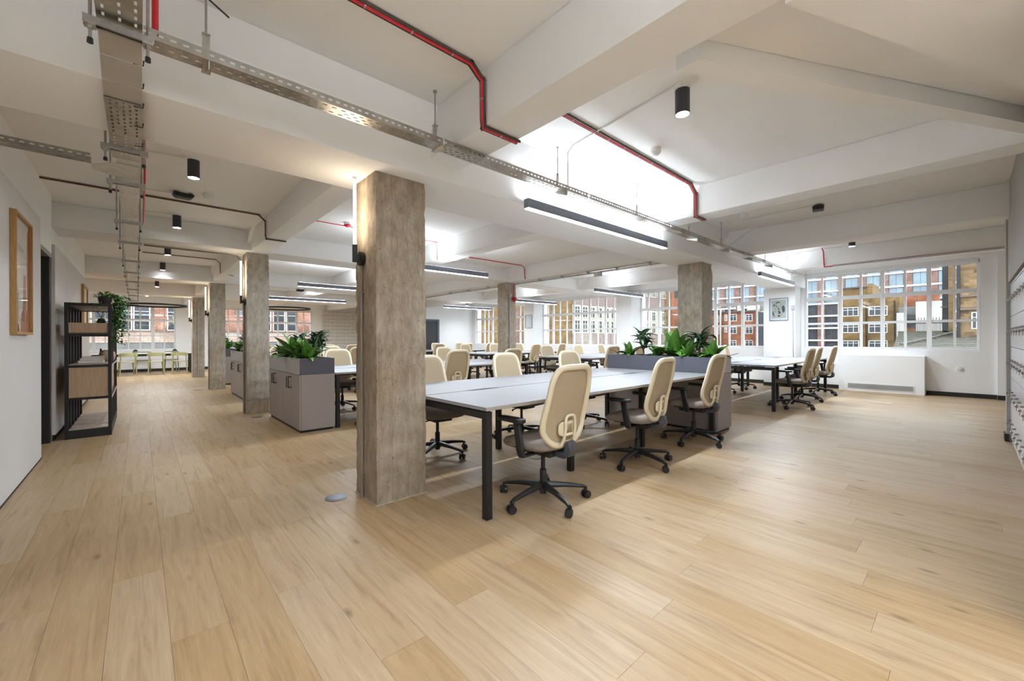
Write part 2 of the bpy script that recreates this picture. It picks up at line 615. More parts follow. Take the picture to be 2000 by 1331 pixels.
def struct(name, o, label=None, cat=None):
    o['kind'] = 'structure'
    if label:
        o['label'] = label
    if cat:
        o['category'] = cat
    return o


def copy_tree(o, parent=None):
    c = o.copy()
    COL.objects.link(c)
    if parent is not None:
        c.parent = parent
    if o.name not in KIDS:
        KIDS[o.name] = list(o.children)
    for ch in KIDS[o.name]:
        copy_tree(ch, c)
    return c


KIDS = {}


def dup(root, loc, rz, label, group=None):
    c = copy_tree(root)
    c.location = loc
    c.rotation_euler = (0, 0, rz)
    c['label'] = label
    if group:
        c['group'] = group
    return c


def b1(name, m, parent, x0, x1, y0, y1, z0, z1, bevel=0.0, bseg=1):
    return MB().box(x0, x1, y0, y1, z0, z1).build(name, m, parent, bevel=bevel, bseg=bseg)


# ------------------------------------------------------------------ room shell
XW = 12.05       # window wall (inner face)
XL = -0.733      # left panelled wall
YF = 20.6        # far wall
YB = -3.5        # wall behind the viewer
SLAB = 2.88

floor = b1('floor', SUBF, None, -4.2, 12.4, YB - 0.2, YF + 0.2, -0.25, -0.010)
struct('floor', floor, 'pale oak plank floor running through the open office', 'floor')


def plank_cells():
    r0 = math.floor((-4.0 + 0.10) / PLW) + 100
    r1 = math.floor((12.05 + 0.10) / PLW) + 100
    for row in range(int(r0), int(r1) + 1):
        x0 = (row - 100) * PLW - 0.10
        off = ((row * 0.5257 + 0.3) % 1.0) * PLL
        k = math.floor((YB - off) / PLL)
        while off + k * PLL < YF:
            y0 = off + k * PLL
            xa, xb = max(x0, -4.1), min(x0 + PLW, 12.2)
            ya, yb = max(y0, YB - 0.05), min(y0 + PLL, YF + 0.05)
            k += 1
            if xb - xa < 0.02 or yb - ya < 0.02:
                continue
            yield xa, xb, ya, yb


G = 0.0005
ranked = []
for xa, xb, ya, yb in plank_cells():
    cx, cy = (xa + xb) / 2, (ya + yb) / 2
    depth = cx * _F.x + cy * _F.y
    side = cx * _R0.x + cy * _R0.y
    inview = depth > 0.6 and abs(side) < depth * 1.30 + 0.6 and cx > XL - 0.1 and cx < XW
    ranked.append((depth if inview else 100 + abs(depth), xa, xb, ya, yb))
ranked.sort()
rest = MB()
PL_MESH = {}
for i, (d, xa, xb, ya, yb) in enumerate(ranked):
    if i < 300:
        key = (round(xb - xa, 4), round(yb - ya, 4))
        if key not in PL_MESH:
            w, l = key
            PL_MESH[key] = MB().box(G, w - G, G, l - G, -0.009, 0.0).data('plank', PLANK)
        link('plank', PL_MESH[key], floor, (xa, ya, 0))
    else:
        rest.box(xa + G, xb - G, ya + G, yb - G, -0.009, 0.0)
o = rest.build('far_planks', PLANK, floor)
o['kind'] = 'stuff'


def wall_open(name, axis, at0, at1, u0, u1, z0, z1, opens, m, label=None, cat='wall'):
    """wall slab with rectangular openings (ua, ub, za, zb) sorted along u"""
    w = MB()

    def bx(ua, ub, za, zb):
        if ub - ua < 1e-4 or zb - za < 1e-4:
            return
        if axis == 'X':
            w.box(at0, at1, ua, ub, za, zb)
        else:
            w.box(ua, ub, at0, at1, za, zb)
    u = u0
    for ua, ub, za, zb in sorted(opens):
        bx(u, ua, z0, z1)
        bx(ua, ub, z0, za)
        bx(ua, ub, zb, z1)
        u = ub
    bx(u, u1, z0, z1)
    o = w.build(name, m)
    return struct(name, o, label, cat)


WZ0, WZ1 = 0.915, 2.70
WINS_R = [(-0.15, 2.69), (3.36, 7.15), (7.66, 11.53), (12.02, 15.95)]
wall_open('wall_right', 'X', XW, XW + 0.34, YB, 16.3, 0, SLAB, [(a, b, WZ0, WZ1) for a, b in WINS_R], WHITE,
          'white outer wall holding the row of large multi-pane windows', 'wall')
FZ0, FZ1 = 0.79, 2.50
WINS_F = [(-3.1, 1.05), (2.40, 6.0)]
wall_open('wall_far', 'Y', YF, YF + 0.34, -4.2, 9.2, 0, SLAB, [(a, b, FZ0, FZ1) for a, b in WINS_F], WHITE,
          'white far end wall with gridded windows behind the olive chairs', 'wall')
# left side: panelled wall, door recess, second panel run
wl = MB()
wl.box(XL - 0.14, XL - 0.027, YB, 6.25, 0, SLAB)
wl.box(XL - 0.30, XL - 0.027, 6.25, 7.20, 2.20, SLAB)
wl.box(XL - 0.30, XL - 0.06, 7.20, 11.65, 0, SLAB)
wl.box(XL - 0.30, XL - 0.25, 6.25, 7.20, 0, 2.20)
wlo = struct('wall_left', wl.build('wall_left', WHITE), 'white left wall along the aisle with the oak framed picture', 'wall')
b1('wall_panel', WALLG, wlo, XL - 0.027, XL, YB, 6.25, 0.0, 2.415, bevel=0.002)
b1('wall_panel', mat('panel_beige', (0.60, 0.565, 0.535), 0.6, var=0.02), wlo, XL - 0.06, XL, 7.22, 11.65, 0.07, 2.317, bevel=0.003)
wb = MB()
wb.box(-0.93, 12.4, YB - 0.2, YB, 0, SLAB)
struct('wall_back', wb.build('wall_back', WHITE), 'plain white wall behind the viewpoint', 'wall')
we = MB()
we.box(8.6, 12.05, 16.2, 16.4, 0, SLAB)
we.box(8.6, 8.75, 16.4, YF, 0, SLAB)
struct('wall_end', we.build('wall_end', WHITE), 'white end wall with dark doorway beyond the last desks', 'wall')
wf2 = MB()
wf2.box(-4.2, -4.0, 11.65, YF, 0, SLAB)
wf2.box(-4.0, XL - 0.30, 11.45, 11.65, 0, SLAB)
struct('wall_side', wf2.build('wall_side', WHITE), 'white side wall of the far lounge recess', 'wall')

# ceiling slab and downstand beams
ceil = struct('ceiling', b1('ceiling', CEIL, None, -4.2, 12.4, YB - 0.2, YF + 0.35, SLAB, SLAB + 0.25), 'off white concrete ceiling slab crossed by deep beams', 'ceiling')
XBEAMS = [(2.67, 3.32, 2.39), (7.48, 8.12, 2.57), (11.85, 12.45, 2.53), (16.15, 16.75, 2.52)]
for i, (ya, yb, z) in enumerate(XBEAMS):
    x0 = XL - 0.25 if i < 2 else -4.0
    x1 = XW if i < 3 else 8.6
    p = [(ya, z), (yb, z), (yb, SLAB), (ya - 0.10, SLAB), (ya - 0.06, SLAB - 0.09), (ya, SLAB - 0.16)] if i == 0 else \
        [(ya, z), (yb, z), (yb, SLAB), (ya, SLAB)]
    MB().prism(p, 'x', x0, x1).build('beam', CEIL, ceil, bevel=0.008, bseg=2)
prev = YB
bays = [(YB, 2.67), (3.32, 7.48), (8.12, 11.85), (12.45, 16.15), (16.75, YF)]
for j, (ya, yb) in enumerate(bays):
    if j == 0:
        ybs = [(1.605, 1.885, 2.52), (4.60, 4.86, 2.55), (7.06, 7.40, 2.52), (9.71, 9.99, 2.54)]
    elif j < 4:
        ybs = [(1.29, 1.54, 2.57), (3.86, 4.14, 2.57), (6.65, 7.0, 2.57), (9.3, 9.56, 2.57)]
    else:
        ybs = [(1.29, 1.54, 2.57), (3.86, 4.14, 2.57), (6.65, 7.0, 2.57)]
    for xa, xb, z in ybs:
        b1('beam', CEIL, ceil, xa, xb, ya, yb, z, SLAB, bevel=0.008, bseg=2)
        if j in (0, 1, 2) and not (j == 0 and xa < 2):  # haunches where the beam meets the cross beam
            for s, xe in ((-1, xa), (1, xb)):
                MB().prism([(yb, SLAB), (yb, z + 0.10), (yb - 0.45, SLAB)] if j == 0 else [(yb, SLAB), (yb, z + 0.10), (yb - 0.35, SLAB)], 'x',
                           min(xe, xe + s * 0.05), max(xe, xe + s * 0.05)).build('haunch', CEIL, ceil)
# dropped boxing running diagonally near the lockers
MB().prism([(2.10, 1.03), (2.10, 0.908), (4.32, -0.25), (6.0, -1.13), (6.0, -0.98), (4.55, -0.26)], 'z', 2.595, SLAB).build('boxing', CEIL, ceil)
MB().prism([(2.10, 0.905), (4.32, -0.255), (6.0, -1.13), (6.0, -2.2), (3.0, -0.9), (2.10, 0.45)], 'z', 2.70, SLAB).build('boxing', CEIL, ceil)
MB().prism([(1.885, 0.48), (3.475, -0.20), (6.0, -1.27), (6.0, YB), (1.885, YB)], 'z', 2.50, SLAB).build('boxing', CEIL, ceil)

# window piers
piers = [(2.76, 3.43, 11.55), (7.15, 7.70, 11.55), (11.53, 12.06, 11.58)]
for (ya, yb, x), pl in zip(piers, ('white pier carrying the abstract black print', 'plain white pier between the second and third windows', 'distant white pier carrying the small pale relief print')):
    struct('wall_pier', b1('wall_pier', WHITE, None, x, XW, ya, yb, 0, 2.57 if ya > 3 else 2.39), pl, 'wall')
struct('wall_pier', b1('wall_pier', WHITE, None, 11.98, XW, YB, -0.36, 0, SLAB), 'shallow white pier at the window wall corner', 'wall')
MB().box(XW - 0.12, XW, YB, 16.2, 2.74, SLAB).build('beam', CEIL, ceil)

# locker wall (right edge of the picture)
lw = MB()
lw.box(7.32, 7.50, YB, -0.285, 0, SLAB)
lw.box(2.6, 7.32, -0.86, -0.30, 1.80, SLAB)
lw.box(2.6, 7.32, -0.95, -0.86, 0, SLAB)
lw.box(2.5, 2.6, -0.95, -0.30, 0, SLAB)
struct('wall_lockers', lw.build('wall_lockers', TAUPEW), 'grey bulkhead wall framing the bank of lockers', 'wall')

# skirtings
bs = MB()
bs.box(XW - 0.018, XW, YB, 0.59, 0, 0.085)
bs.box(11.962, 11.98, YB, -0.36, 0, 0.085)
bs.box(XW - 0.018, XW, 1.98, 2.76, 0, 0.085)
for (a, b) in ((3.43, 7.15), (7.70, 11.53), (12.06, 16.2)):
    bs.box(XW - 0.018, XW, a, b, 0, 0.085)
for ya, yb, x in piers:
    bs.box(x - 0.018, x, ya, yb, 0, 0.085)
    bs.box(x, XW, ya - 0.018, ya, 0, 0.085)
struct('baseboard_right', bs.build('baseboard_right', BLACKSK), 'black skirting along the window wall', 'skirting')
bs = MB()
bs.box(-4.0, 8.6, YF - 0.02, YF, 0, 0.10)
struct('baseboard_far', bs.build('baseboard_far', BLACKSK), 'black skirting along the far end wall', 'skirting')
bs = MB()
bs.box(XL - 0.06, XL - 0.02, 7.22, 11.65, 0, 0.07)
bs.box(XL - 0.0, XL + 0.004, YB, 6.25, 0.0, 0.012)
struct('baseboard_left', bs.build('baseboard_left', BLACKSK), 'black recessed skirting under the left panels', 'skirting')
bs = MB()
bs.box(7.30, 7.52, -0.285, -0.27, 0, 0.085)
bs.box(7.302, 7.32, -0.30, -0.27, 0, 0.085)
struct('baseboard_lockers', bs.build('baseboard_lockers', BLACKSK), 'short black skirting at the end of the locker wall', 'skirting')

# ------------------------------------------------------------------ concrete columns


def rough_column(name, w, d, h, m, seed, label, loc, chip=0.012):
    rnd = random.Random(seed)
    nz, nx = 110, 9
    vs, fs = [], []
    per = []
    for i in range(nx):
        per.append((i / nx * w, 0))
    for i in range(nx):
        per.append((w, i / nx * d))
    for i in range(nx):
        per.append((w - i / nx * w, d))
    for i in range(nx):
        per.append((0, d - i / nx * d))
    n = len(per)
    chips = []
    for j in range(n):
        raw = [rnd.random() ** 5 * 1.6 + 0.12 * rnd.random() for _ in range(nz + 1)]
        chips.append([(raw[max(k - 1, 0)] + 2 * raw[k] + raw[min(k + 1, nz)]) / 4 for k in range(nz + 1)])
    for k in range(nz + 1):
        z = h * k / nz
        for j, (x, y) in enumerate(per):
            corner = j % nx == 0
            top = max(0, (k - nz * 0.86) / (nz * 0.14))
            a = chip * (0.9 if corner else 0.12) * chips[j][k] * (1 + 1.3 * top)
            cx, cy = w / 2 - x, d / 2 - y
            L = math.hypot(cx, cy)
            vs.append((x + cx / L * a, y + cy / L * a, z if k < nz else h + 0.0))
    for k in range(nz):
        for j in range(n):
            fs.append((k * n + j, k * n + (j + 1) % n, (k + 1) * n + (j + 1) % n, (k + 1) * n + j))
    fs.append(tuple(range(n))[::-1])
    fs.append(tuple(nz * n + j for j in range(n)))
    b = MB()
    b._add(vs, fs)
    t = thing(name, label, 'column', loc)
    t['kind'] = 'structure'
    b.build('shaft', m, t)
    # lighter cement fillet at the foot
    if seed == 1:
        f = MB()
        f.box(-0.008, w + 0.008, -0.008, d + 0.008, 0, 0.006)
        f.build('foot_fillet', CONC2, t)
    return t


rough_column('concrete_column', 0.40, 0.37, 2.395, CONC, 1, 'broad raw concrete column in the foreground at the desk end', (1.25, 2.825, 0), 0.012)
rough_column('concrete_column', 0.31, 0.38, 2.58, CONC2, 2, 'pitted concrete column just behind the nearest aisle planter cabinet', (1.262, 7.64, 0), 0.012)
rough_column('concrete_column', 0.31, 0.38, 2.54, CONC2, 3, 'third concrete column down the aisle with a horizontal crack', (1.235, 12.0, 0))
rough_column('concrete_column', 0.31, 0.38, 2.53, CONC2, 4, 'farthest pale aisle column beside the olive chairs', (1.235, 16.3, 0))
rough_column('concrete_column', 0.40, 0.40, 2.395, CONC2, 5, 'board marked concrete column behind the window side planter', (6.59, 2.82, 0))
rough_column('concrete_column', 0.30, 0.36, 2.575, CONC2, 6, 'mid room concrete column carrying the red sounder', (6.72, 7.62, 0))
rough_column('concrete_column', 0.30, 0.36, 2.535, CONC2, 7, 'distant concrete column among the back desk rows', (6.72, 12.0, 0))

# conduits on columns (thin grey pipes with saddles)


def conduit(name, pts, label, r=0.008, m=CONDUIT, clips=(), box=None):
    t = thing(name, label, 'conduit')
    MB().tube(pts, r, 8).build('pipe', m, t, smooth=True)
    for c in clips:
        b1('saddle', m, t, c[0] - 0.012, c[0] + 0.012, c[1] - 0.018, c[1] + 0.018, c[2] - 0.008, c[2] + 0.008)
    if box:
        b1('back_box', m, t, box[0] - 0.02, box[0] + 0.02, box[1] - 0.035, box[1] + 0.035, box[2] - 0.05, box[2] + 0.05, bevel=0.004)
    return t


conduit('conduit', [(1.236, 3.05, 0.0), (1.236, 3.05, 1.74)], 'slim conduit running down the foreground column under its lamp', 0.011, mat('column_conduit', (0.22, 0.19, 0.155), 0.6),
        [(1.24, 3.05, 0.16), (1.24, 3.05, 1.54)])
conduit('conduit', [(0.05, 7.90, 2.545), (1.05, 7.90, 2.545), (1.17, 7.90, 2.53), (1.225, 7.85, 2.45), (1.248, 7.80, 2.35), (1.248, 7.80, 0.0)],
        'dark conduit bending from the beam down the second aisle column', 0.013, mat('column_conduit', (0.22, 0.19, 0.155), 0.6), [(1.25, 7.80, 0.2), (1.25, 7.80, 2.0)])
conduit('conduit', [(1.225, 12.15, 0.0), (1.225, 12.15, 1.82)], 'conduit down the third aisle column', 0.010)
conduit('conduit', [(1.38, 16.285, 0.0), (1.38, 16.285, 2.1)], 'conduit with square box on the farthest aisle column', 0.014, box=(1.38, 16.28, 2.12))
conduit('conduit', [(6.80, 7.605, 0.0), (6.80, 7.605, 2.2)], 'steel conduit with round head on the mid room column', 0.016, box=(6.80, 7.60, 2.25))
conduit('conduit', [(11.535, 2.80, 0.09), (11.535, 2.80, 1.85)], 'conduit and switch box beside the abstract print', 0.011, box=(11.53, 2.80, 1.90))

# ------------------------------------------------------------------ windows


def window(idx, axis, plane, u0, u1, z0, z1, bars, rows, label, casements=()):
    """bars: list of (centre, width); rows: list of (centre, height)"""
    t = thing('window_%d' % idx, label, 'window')
    t['kind'] = 'structure'
    d0, d1 = plane, plane + 0.06

    def bx(mb, ua, ub, za, zb, a=d0, b=d1):
        if axis == 'X':
            mb.box(a, b, ua, ub, za, zb)
        else:
            mb.box(ua, ub, a, b, za, zb)
    f = MB()
    fw = 0.045
    bx(f, u0, u1, z0, z0 + 0.055)
    bx(f, u0, u1, z1 - 0.075, z1)
    bx(f, u0, u0 + fw, z0 + 0.055, z1 - 0.075)
    bx(f, u1 - fw, u1, z0 + 0.055, z1 - 0.075)
    f.build('frame', FRAMEW, t)
    s = MB()
    bx(s, u0 - 0.0, u1 + 0.0, z0 - 0.02, z0 + 0.004, plane - 0.045, plane)
    s.build('sill', FRAMEW, t)
    for c, w in bars:
        m = MB()
        bx(m, c - w / 2, c + w / 2, z0 + 0.055, z1 - 0.075)
        m.build('mullion', FRAMEW, t)
    us = [u0 + fw] + [v for c, w in sorted(bars) for v in (c - w / 2, c + w / 2)] + [u1 - fw]
    zs = [z0 + 0.055] + [v for c, h in sorted(rows) for v in (c - h / 2, c + h / 2)] + [z1 - 0.075]
    for i in range(0, len(us), 2):
        for c, h in rows:
            m = MB()
            bx(m, us[i], us[i + 1], c - h / 2, c + h / 2, d0 + 0.006, d1 - 0.006)
            m.build('glazing_bar', FRAMEW, t)
        for k in range(0, len(zs), 2):
            m = MB()
            bx(m, us[i], us[i + 1], zs[k], zs[k + 1], d0 + 0.028, d0 + 0.033)
            m.build('pane', GLASS, t)
    for ua, ub, za, zb in casements:
        m = MB()
        fw2 = 0.03
        a, b = d0 - 0.012, d0 + 0.001
        bx(m, ua, ub, za, za + fw2, a, b)
        bx(m, ua, ub, zb - fw2, zb, a, b)
        bx(m, ua, ua + fw2, za + fw2, zb - fw2, a, b)
        bx(m, ub - fw2, ub, za + fw2, zb - fw2, a, b)
        m.build('casement', FRAMEW, t)
    return t


GP = XW + 0.06
ROWS = [(1.515, 0.05), (2.105, 0.085)]
window(1, 'X', GP, -0.15, 2.69, WZ0, WZ1, [(2.352, 0.035), (2.008, 0.075), (1.637, 0.045), (1.272, 0.07), (0.911, 0.04), (0.552, 0.07), (0.192, 0.04)], ROWS,
       'wide white framed window above the radiator cover with brick buildings outside', [(2.02, 2.68, 0.925, 2.10), (-0.14, 0.54, 0.925, 2.10)])
window(2, 'X', GP, 3.36, 7.15, WZ0, WZ1, [(3.761, 0.035), (4.106, 0.07), (4.45, 0.035), (4.81, 0.08), (5.16, 0.035), (5.50, 0.07), (5.85, 0.035), (6.20, 0.035), (6.53, 0.075), (6.89, 0.035)], ROWS,
       'white gridded window partly behind the window side concrete column', [(3.37, 4.09, 0.925, 2.10)])
window(3, 'X', GP, 7.66, 11.53, WZ0, WZ1, [(8.18, 0.035), (8.53, 0.08), (8.865, 0.035), (9.21, 0.08), (9.57, 0.035), (9.943, 0.05), (10.30, 0.035), (10.642, 0.035), (10.995, 0.085), (11.27, 0.03)], ROWS,
       'white gridded window looking onto yellow brick and a cream facade')
window(4, 'X', GP, 12.02, 15.95, WZ0, WZ1, [(12.64, 0.03), (12.90, 0.07), (13.28, 0.035), (13.65, 0.035), (14.0, 0.08), (14.34, 0.035), (14.77, 0.09), (15.06, 0.03), (15.37, 0.07)], ROWS,
       'farthest gridded window on the window wall behind the mid room column')
FR = [(1.337, 0.05), (1.93, 0.07)]
window(5, 'Y', YF + 0.06, -3.1, 1.05, FZ0, FZ1, [(-2.7, 0.035), (-2.33, 0.08), (-1.95, 0.035), (-1.55, 0.035), (-1.2, 0.08), (-0.90, 0.035), (-0.60, 0.035), (-0.29, 0.035), (0.032, 0.04), (0.386, 0.10), (0.717, 0.035)], FR,
       'far end window behind the olive chairs and black table', [(0.40, 1.03, 0.80, 1.92)])
window(6, 'Y', YF + 0.06, 2.40, 6.0, FZ0, FZ1, [(2.75, 0.035), (3.10, 0.08), (3.45, 0.035), (3.85, 0.035), (4.2, 0.08), (4.60, 0.05), (4.98, 0.035), (5.364, 0.08), (5.656, 0.035)], FR,
       'far end window seen over the aisle planters between two columns')

# blind boxes at the window heads
for i, (a, b) in enumerate(WINS_R):
    tag(b1('blind_box', FRAMEW, None, XW - 0.01, XW + 0.055, a + 0.02, b - 0.02, WZ1 - 0.06, WZ1 - 0.003, bevel=0.004),
        'slim white roller blind box at the head of %s' % ('the window over the radiator cover', 'the window behind the board marked column', 'the window facing the cream facade', 'the farthest side window')[i], 'blind', 'roller blinds')

# doors
d1 = thing('door_1', 'dark framed door recessed in the left wall before the shelf', 'door')
d1['kind'] = 'structure'
DGR = mat('door_grey', (0.30, 0.29, 0.285), 0.5)
b1('door_head', DGR, d1, XL - 0.16, XL - 0.03, 6.252, 7.20, 2.15, 2.20)
b1('door_jamb', BLACKM, d1, XL - 0.20, XL - 0.035, 7.10, 7.198, 0, 2.15)
b1('door_jamb', DGR, d1, XL - 0.16, XL - 0.03, 7.198, 7.218, 0, 2.20)
leaf_ = b1('door_leaf', mat('door_black', (0.025, 0.025, 0.03), 0.4), d1, XL - 0.20, XL - 0.15, 6.26, 7.10, 0.01, 2.145)
MB().tube([(XL - 0.15, 7.0, 1.0), (XL - 0.10, 7.0, 1.0), (XL - 0.10, 6.88, 1.0)], 0.009, 8).build('door_handle', BLACKM, leaf_)
d2 = thing('door_2', 'dark doorway with slate frame in the distant end wall', 'door')
d2['kind'] = 'structure'
SLATE = mat('slate_door_paint', (0.10, 0.105, 0.14), 0.5)
b1('door_jamb', SLATE, d2, 9.22, 9.32, 16.14, 16.20, 0, 2.06)
b1('door_jamb', SLATE, d2, 10.03, 10.13, 16.14, 16.20, 0, 2.06)
b1('door_head', SLATE, d2, 9.32, 10.03, 16.14, 16.20, 1.98, 2.06)
b1('door_leaf', mat('door_black', (0.02, 0.02, 0.025), 0.4), d2, 9.32, 10.03, 16.165, 16.20, 0.005, 1.98)

# textured relief wall at the far end
fw_ = struct('wall_feature', b1('wall_feature', mat('relief_plaster', (0.70, 0.67, 0.62), 0.8, var=0.04), None, 6.45, 8.6, YF - 0.12, YF - 0.001, 0, 2.6),
             'pale plaster wall with a raised herringbone leaf relief', 'wall')
rl = MB()
cols_, rowh = 11, 0.165
for i in range(cols_):
    x = 6.52 + i * 0.19
    for k in range(15):
        z = 0.10 + k * rowh
        for s in (-1, 1):
            p0 = Vector((x, YF - 0.125, z))
            p1 = Vector((x + s * 0.078, YF - 0.125, z + 0.125))
            dv = (p1 - p0)
            pr = Vector((-dv.z, 0, dv.x)).normalized() * 0.032
            mid = (p0 + p1) / 2
            rl._add([p0, mid + pr, p1, mid - pr, mid + Vector((0, -0.055, 0))], [(0, 1, 4), (1, 2, 4), (2, 3, 4), (3, 0, 4)])
o = rl.build('relief_leaves', mat('relief_plaster', (0.62, 0.58, 0.53), 0.8), fw_)
o['kind'] = 'stuff'

# ------------------------------------------------------------------ office chair


def back_y(x, z):
    y = -0.215 - 0.16 * (z - 0.45) + 0.022 * math.exp(-((z - 0.60) / 0.14) ** 2)
    if z < 0.50:
        y += 0.25 * (0.50 - z)
    return y + 0.55 * x * x


def back_outline(n=60, grow=1.0):
    pts = []
    for i in range(n):
        a = 2 * PI * i / n
        c, s = math.cos(a), math.sin(a)
        e = 2 / (5.0 if s > 0 else 3.4)
        x = math.copysign(abs(c) ** e, c) * 0.220
        z = 0.720 + math.copysign(abs(s) ** e, s) * 0.273
        k = (z - 0.725) / 0.268
        x *= 1 - 0.075 * k
        if z < 0.57:
            x *= 1 - 0.26 * ((0.57 - z) / 0.123) ** 1.6
        pts.append((x * grow, z))
    return pts


def make_chair():
    t = thing('office_chair', 'x', 'office chair')
    # star base
    sb = MB()
    sb.lathe([(0.034, 0.075), (0.036, 0.10), (0.030, 0.135), (0.0001, 0.136)], n=14)
    angs = [math.radians(90 + 18 + 72 * k) for k in range(5)]
    for a in angs:
        d = Vector((math.cos(a), math.sin(a), 0))
        s = Vector((-d.y, d.x, 0))
        ring = []
        for r, z, w, h in ((0.02, 0.118, 0.028, 0.040), (0.17, 0.106, 0.021, 0.029), (0.30, 0.088, 0.016, 0.022), (0.333, 0.074, 0.014, 0.020)):
            c = d * r + Vector((0, 0, z))
            ring.append([c + s * w, c + s * w * 0.6 + Vector((0, 0, h / 2)), c - s * w * 0.6 + Vector((0, 0, h / 2)), c - s * w,
                         c - s * w * 0.7 - Vector((0, 0, h / 2)), c + s * w * 0.7 - Vector((0, 0, h / 2))])
        vs = [p for q in ring for p in q]
        fs = []
        for i in range(3):
            for j in range(6):
                fs.append((i * 6 + j, i * 6 + (j + 1) % 6, (i + 1) * 6 + (j + 1) % 6, (i + 1) * 6 + j))
        fs += [(5, 4, 3, 2, 1, 0), tuple(18 + j for j in range(6))]
        sb._add(vs, fs)
    sb.build('star_base', BLACKP, t, smooth=True)
    # casters
    cm = MB()
    for s in (-1, 1):
        cm.cyl((s * 0.008, 0, 0.029), (s * 0.027, 0, 0.029), 0.029, 0.027, 14)
    cm.cyl((0, 0.012, 0.03), (0, 0.012, 0.075), 0.008, 0.008, 8)
    cm.box(-0.009, 0.009, -0.012, 0.018, 0.026, 0.052)
    cme = cm.data('caster', BLACKP, smooth=True)
    for i, a in enumerate(angs):
        c = link('caster', cme, t, (math.cos(a) * 0.328, math.sin(a) * 0.328, 0))
        c.rotation_euler = (0, 0, a + (0.4, 1.3, -0.7, 2.0, 0.1)[i])
    g = MB()
    g.lathe([(0.025, 0.055), (0.025, 0.23), (0.016, 0.235), (0.016, 0.37)], n=12)
    g.build('gas_lift', BLACKP, t, smooth=True)
    m = MB()
    m.box(-0.10, 0.10, -0.15, 0.13, 0.355, 0.40)
    m.box(-0.17, 0.17, -0.12, 0.16, 0.395, 0.415)
    m.build('tilt_mechanism', BLACKP, t, bevel=0.012, bseg=2)
    MB().tube([(0.10, 0.05, 0.375), (0.21, 0.07, 0.365), (0.24, 0.09, 0.362)], [0.007, 0.007, 0.012], 6).build('lever', BLACKP, t, smooth=True)
    # seat
    rings = [(0.80, 0.412), (0.95, 0.418), (1.0, 0.440), (0.985, 0.462), (0.92, 0.478), (0.7, 0.484), (0.35, 0.480)]
    n = 32
    vs, fs = [], []
    for sc, z in rings:
        for i in range(n):
            a = 2 * PI * i / n
            c, s = math.cos(a), math.sin(a)
            e = 2 / 3.2
            x = math.copysign(abs(c) ** e, c) * 0.243 * sc
            y = math.copysign(abs(s) ** e, s) * 0.235 * sc + 0.03
            zz = z - (0.030 * ((y - 0.10) / 0.16) ** 2 if y > 0.10 else 0) * (1 if z > 0.43 else 0.4)
            vs.append((x, y, zz))
    for k in range(len(rings) - 1):
        for i in range(n):
            fs.append((k * n + i, k * n + (i + 1) % n, (k + 1) * n + (i + 1) % n, (k + 1) * n + i))
    fs.append(tuple(range(n))[::-1])
    fs.append(tuple((len(rings) - 1) * n + i for i in range(n)))
    q = MB()
    q._add(vs, fs)
    q.build('seat', SEAT, t, smooth=True, angle=60)
    # back frame and mesh
    ol = back_outline()
    fr = MB()
    fr.tube([(x, back_y(x, z), z) for x, z in ol], 0.0235, 8, closed=True, flat=0.8)
    fr.build('back_frame', CREAM, t, smooth=True, angle=70)
    vs, fs = [], []
    n = len(ol)
    levels = (0.985, 0.85, 0.65, 0.4, 0.15)
    for s in levels:
        for x, z in ol:
            xx, zz = x * s, 0.725 + (z - 0.725) * s
            vs.append((xx, back_y(xx, zz) + 0.008, zz))
    for k in range(len(levels) - 1):
        for i in range(n):
            fs.append((k * n + i, k * n + (i + 1) % n, (k + 1) * n + (i + 1) % n, (k + 1) * n + i))
    fs.append(tuple((len(levels) - 1) * n + i for i in range(n)))
    q = MB()
    q._add(vs, fs)
    mo = q.build('back_mesh', MESH, t, smooth=True, angle=60)
    sm = mo.modifiers.new('thickness', 'SOLIDIFY')
    sm.thickness = 0.006
    # lumbar pad, slots and brace loop at the back
    lp = MB()
    pts = []
    for i in range(24):
        a = 2 * PI * i / 24
        c, s = math.cos(a), math.sin(a)
        pts.append((math.copysign(abs(c) ** 0.6, c) * 0.098, 0.565 + math.copysign(abs(s) ** 0.6, s) * 0.052))
    yb_ = back_y(0, 0.565) - 0.016
    vs = [(x, yb_ - 0.0 + 0.9 * x * x, z) for x, z in pts] + [(x * 0.95, yb_ - 0.013 + 0.9 * x * x, 0.565 + (z - 0.565) * 0.94) for x, z in pts]
    k = len(pts)
    lp._add(vs, [tuple(range(k)), tuple(range(k, 2 * k))[::-1]] + [(i, (i + 1) % k, k + (i + 1) % k, k + i) for i in range(k)])
    lpo = lp.build('lumbar_pad', CREAM, t)
    sl = MB()
    for i in range(5):
        x = -0.026 + i * 0.013
        sl.box(x - 0.0014, x + 0.0014, yb_ - 0.0145, yb_ - 0.006, 0.535, 0.598)
    sl.build('vent_slots', mat('slot_shadow_tan', (0.34, 0.28, 0.18), 0.6), lpo)
    lo = MB()
    yl = yb_ - 0.022
    lo.tube([(-0.062, yl + 0.035, 0.452), (-0.056, yl + 0.012, 0.50), (-0.051, yl, 0.57), (-0.050, yl, 0.625), (-0.044, yl, 0.646), (-0.028, yl, 0.656), (0, yl, 0.658),
             (0.028, yl, 0.656), (0.044, yl, 0.646), (0.050, yl, 0.625), (0.051, yl, 0.57), (0.056, yl + 0.012, 0.50), (0.062, yl + 0.035, 0.452)], 0.0105, 8)
    lo.build('back_brace', CREAM, t, smooth=True, angle=70)
    sp = MB()
    sp.prism([(-0.10, 0.36), (-0.22, 0.355), (-0.262, 0.375), (-0.278, 0.42), (-0.262, 0.475), (-0.238, 0.48), (-0.232, 0.44), (-0.222, 0.405), (-0.19, 0.395), (-0.10, 0.40)], 'x', -0.042, 0.042)
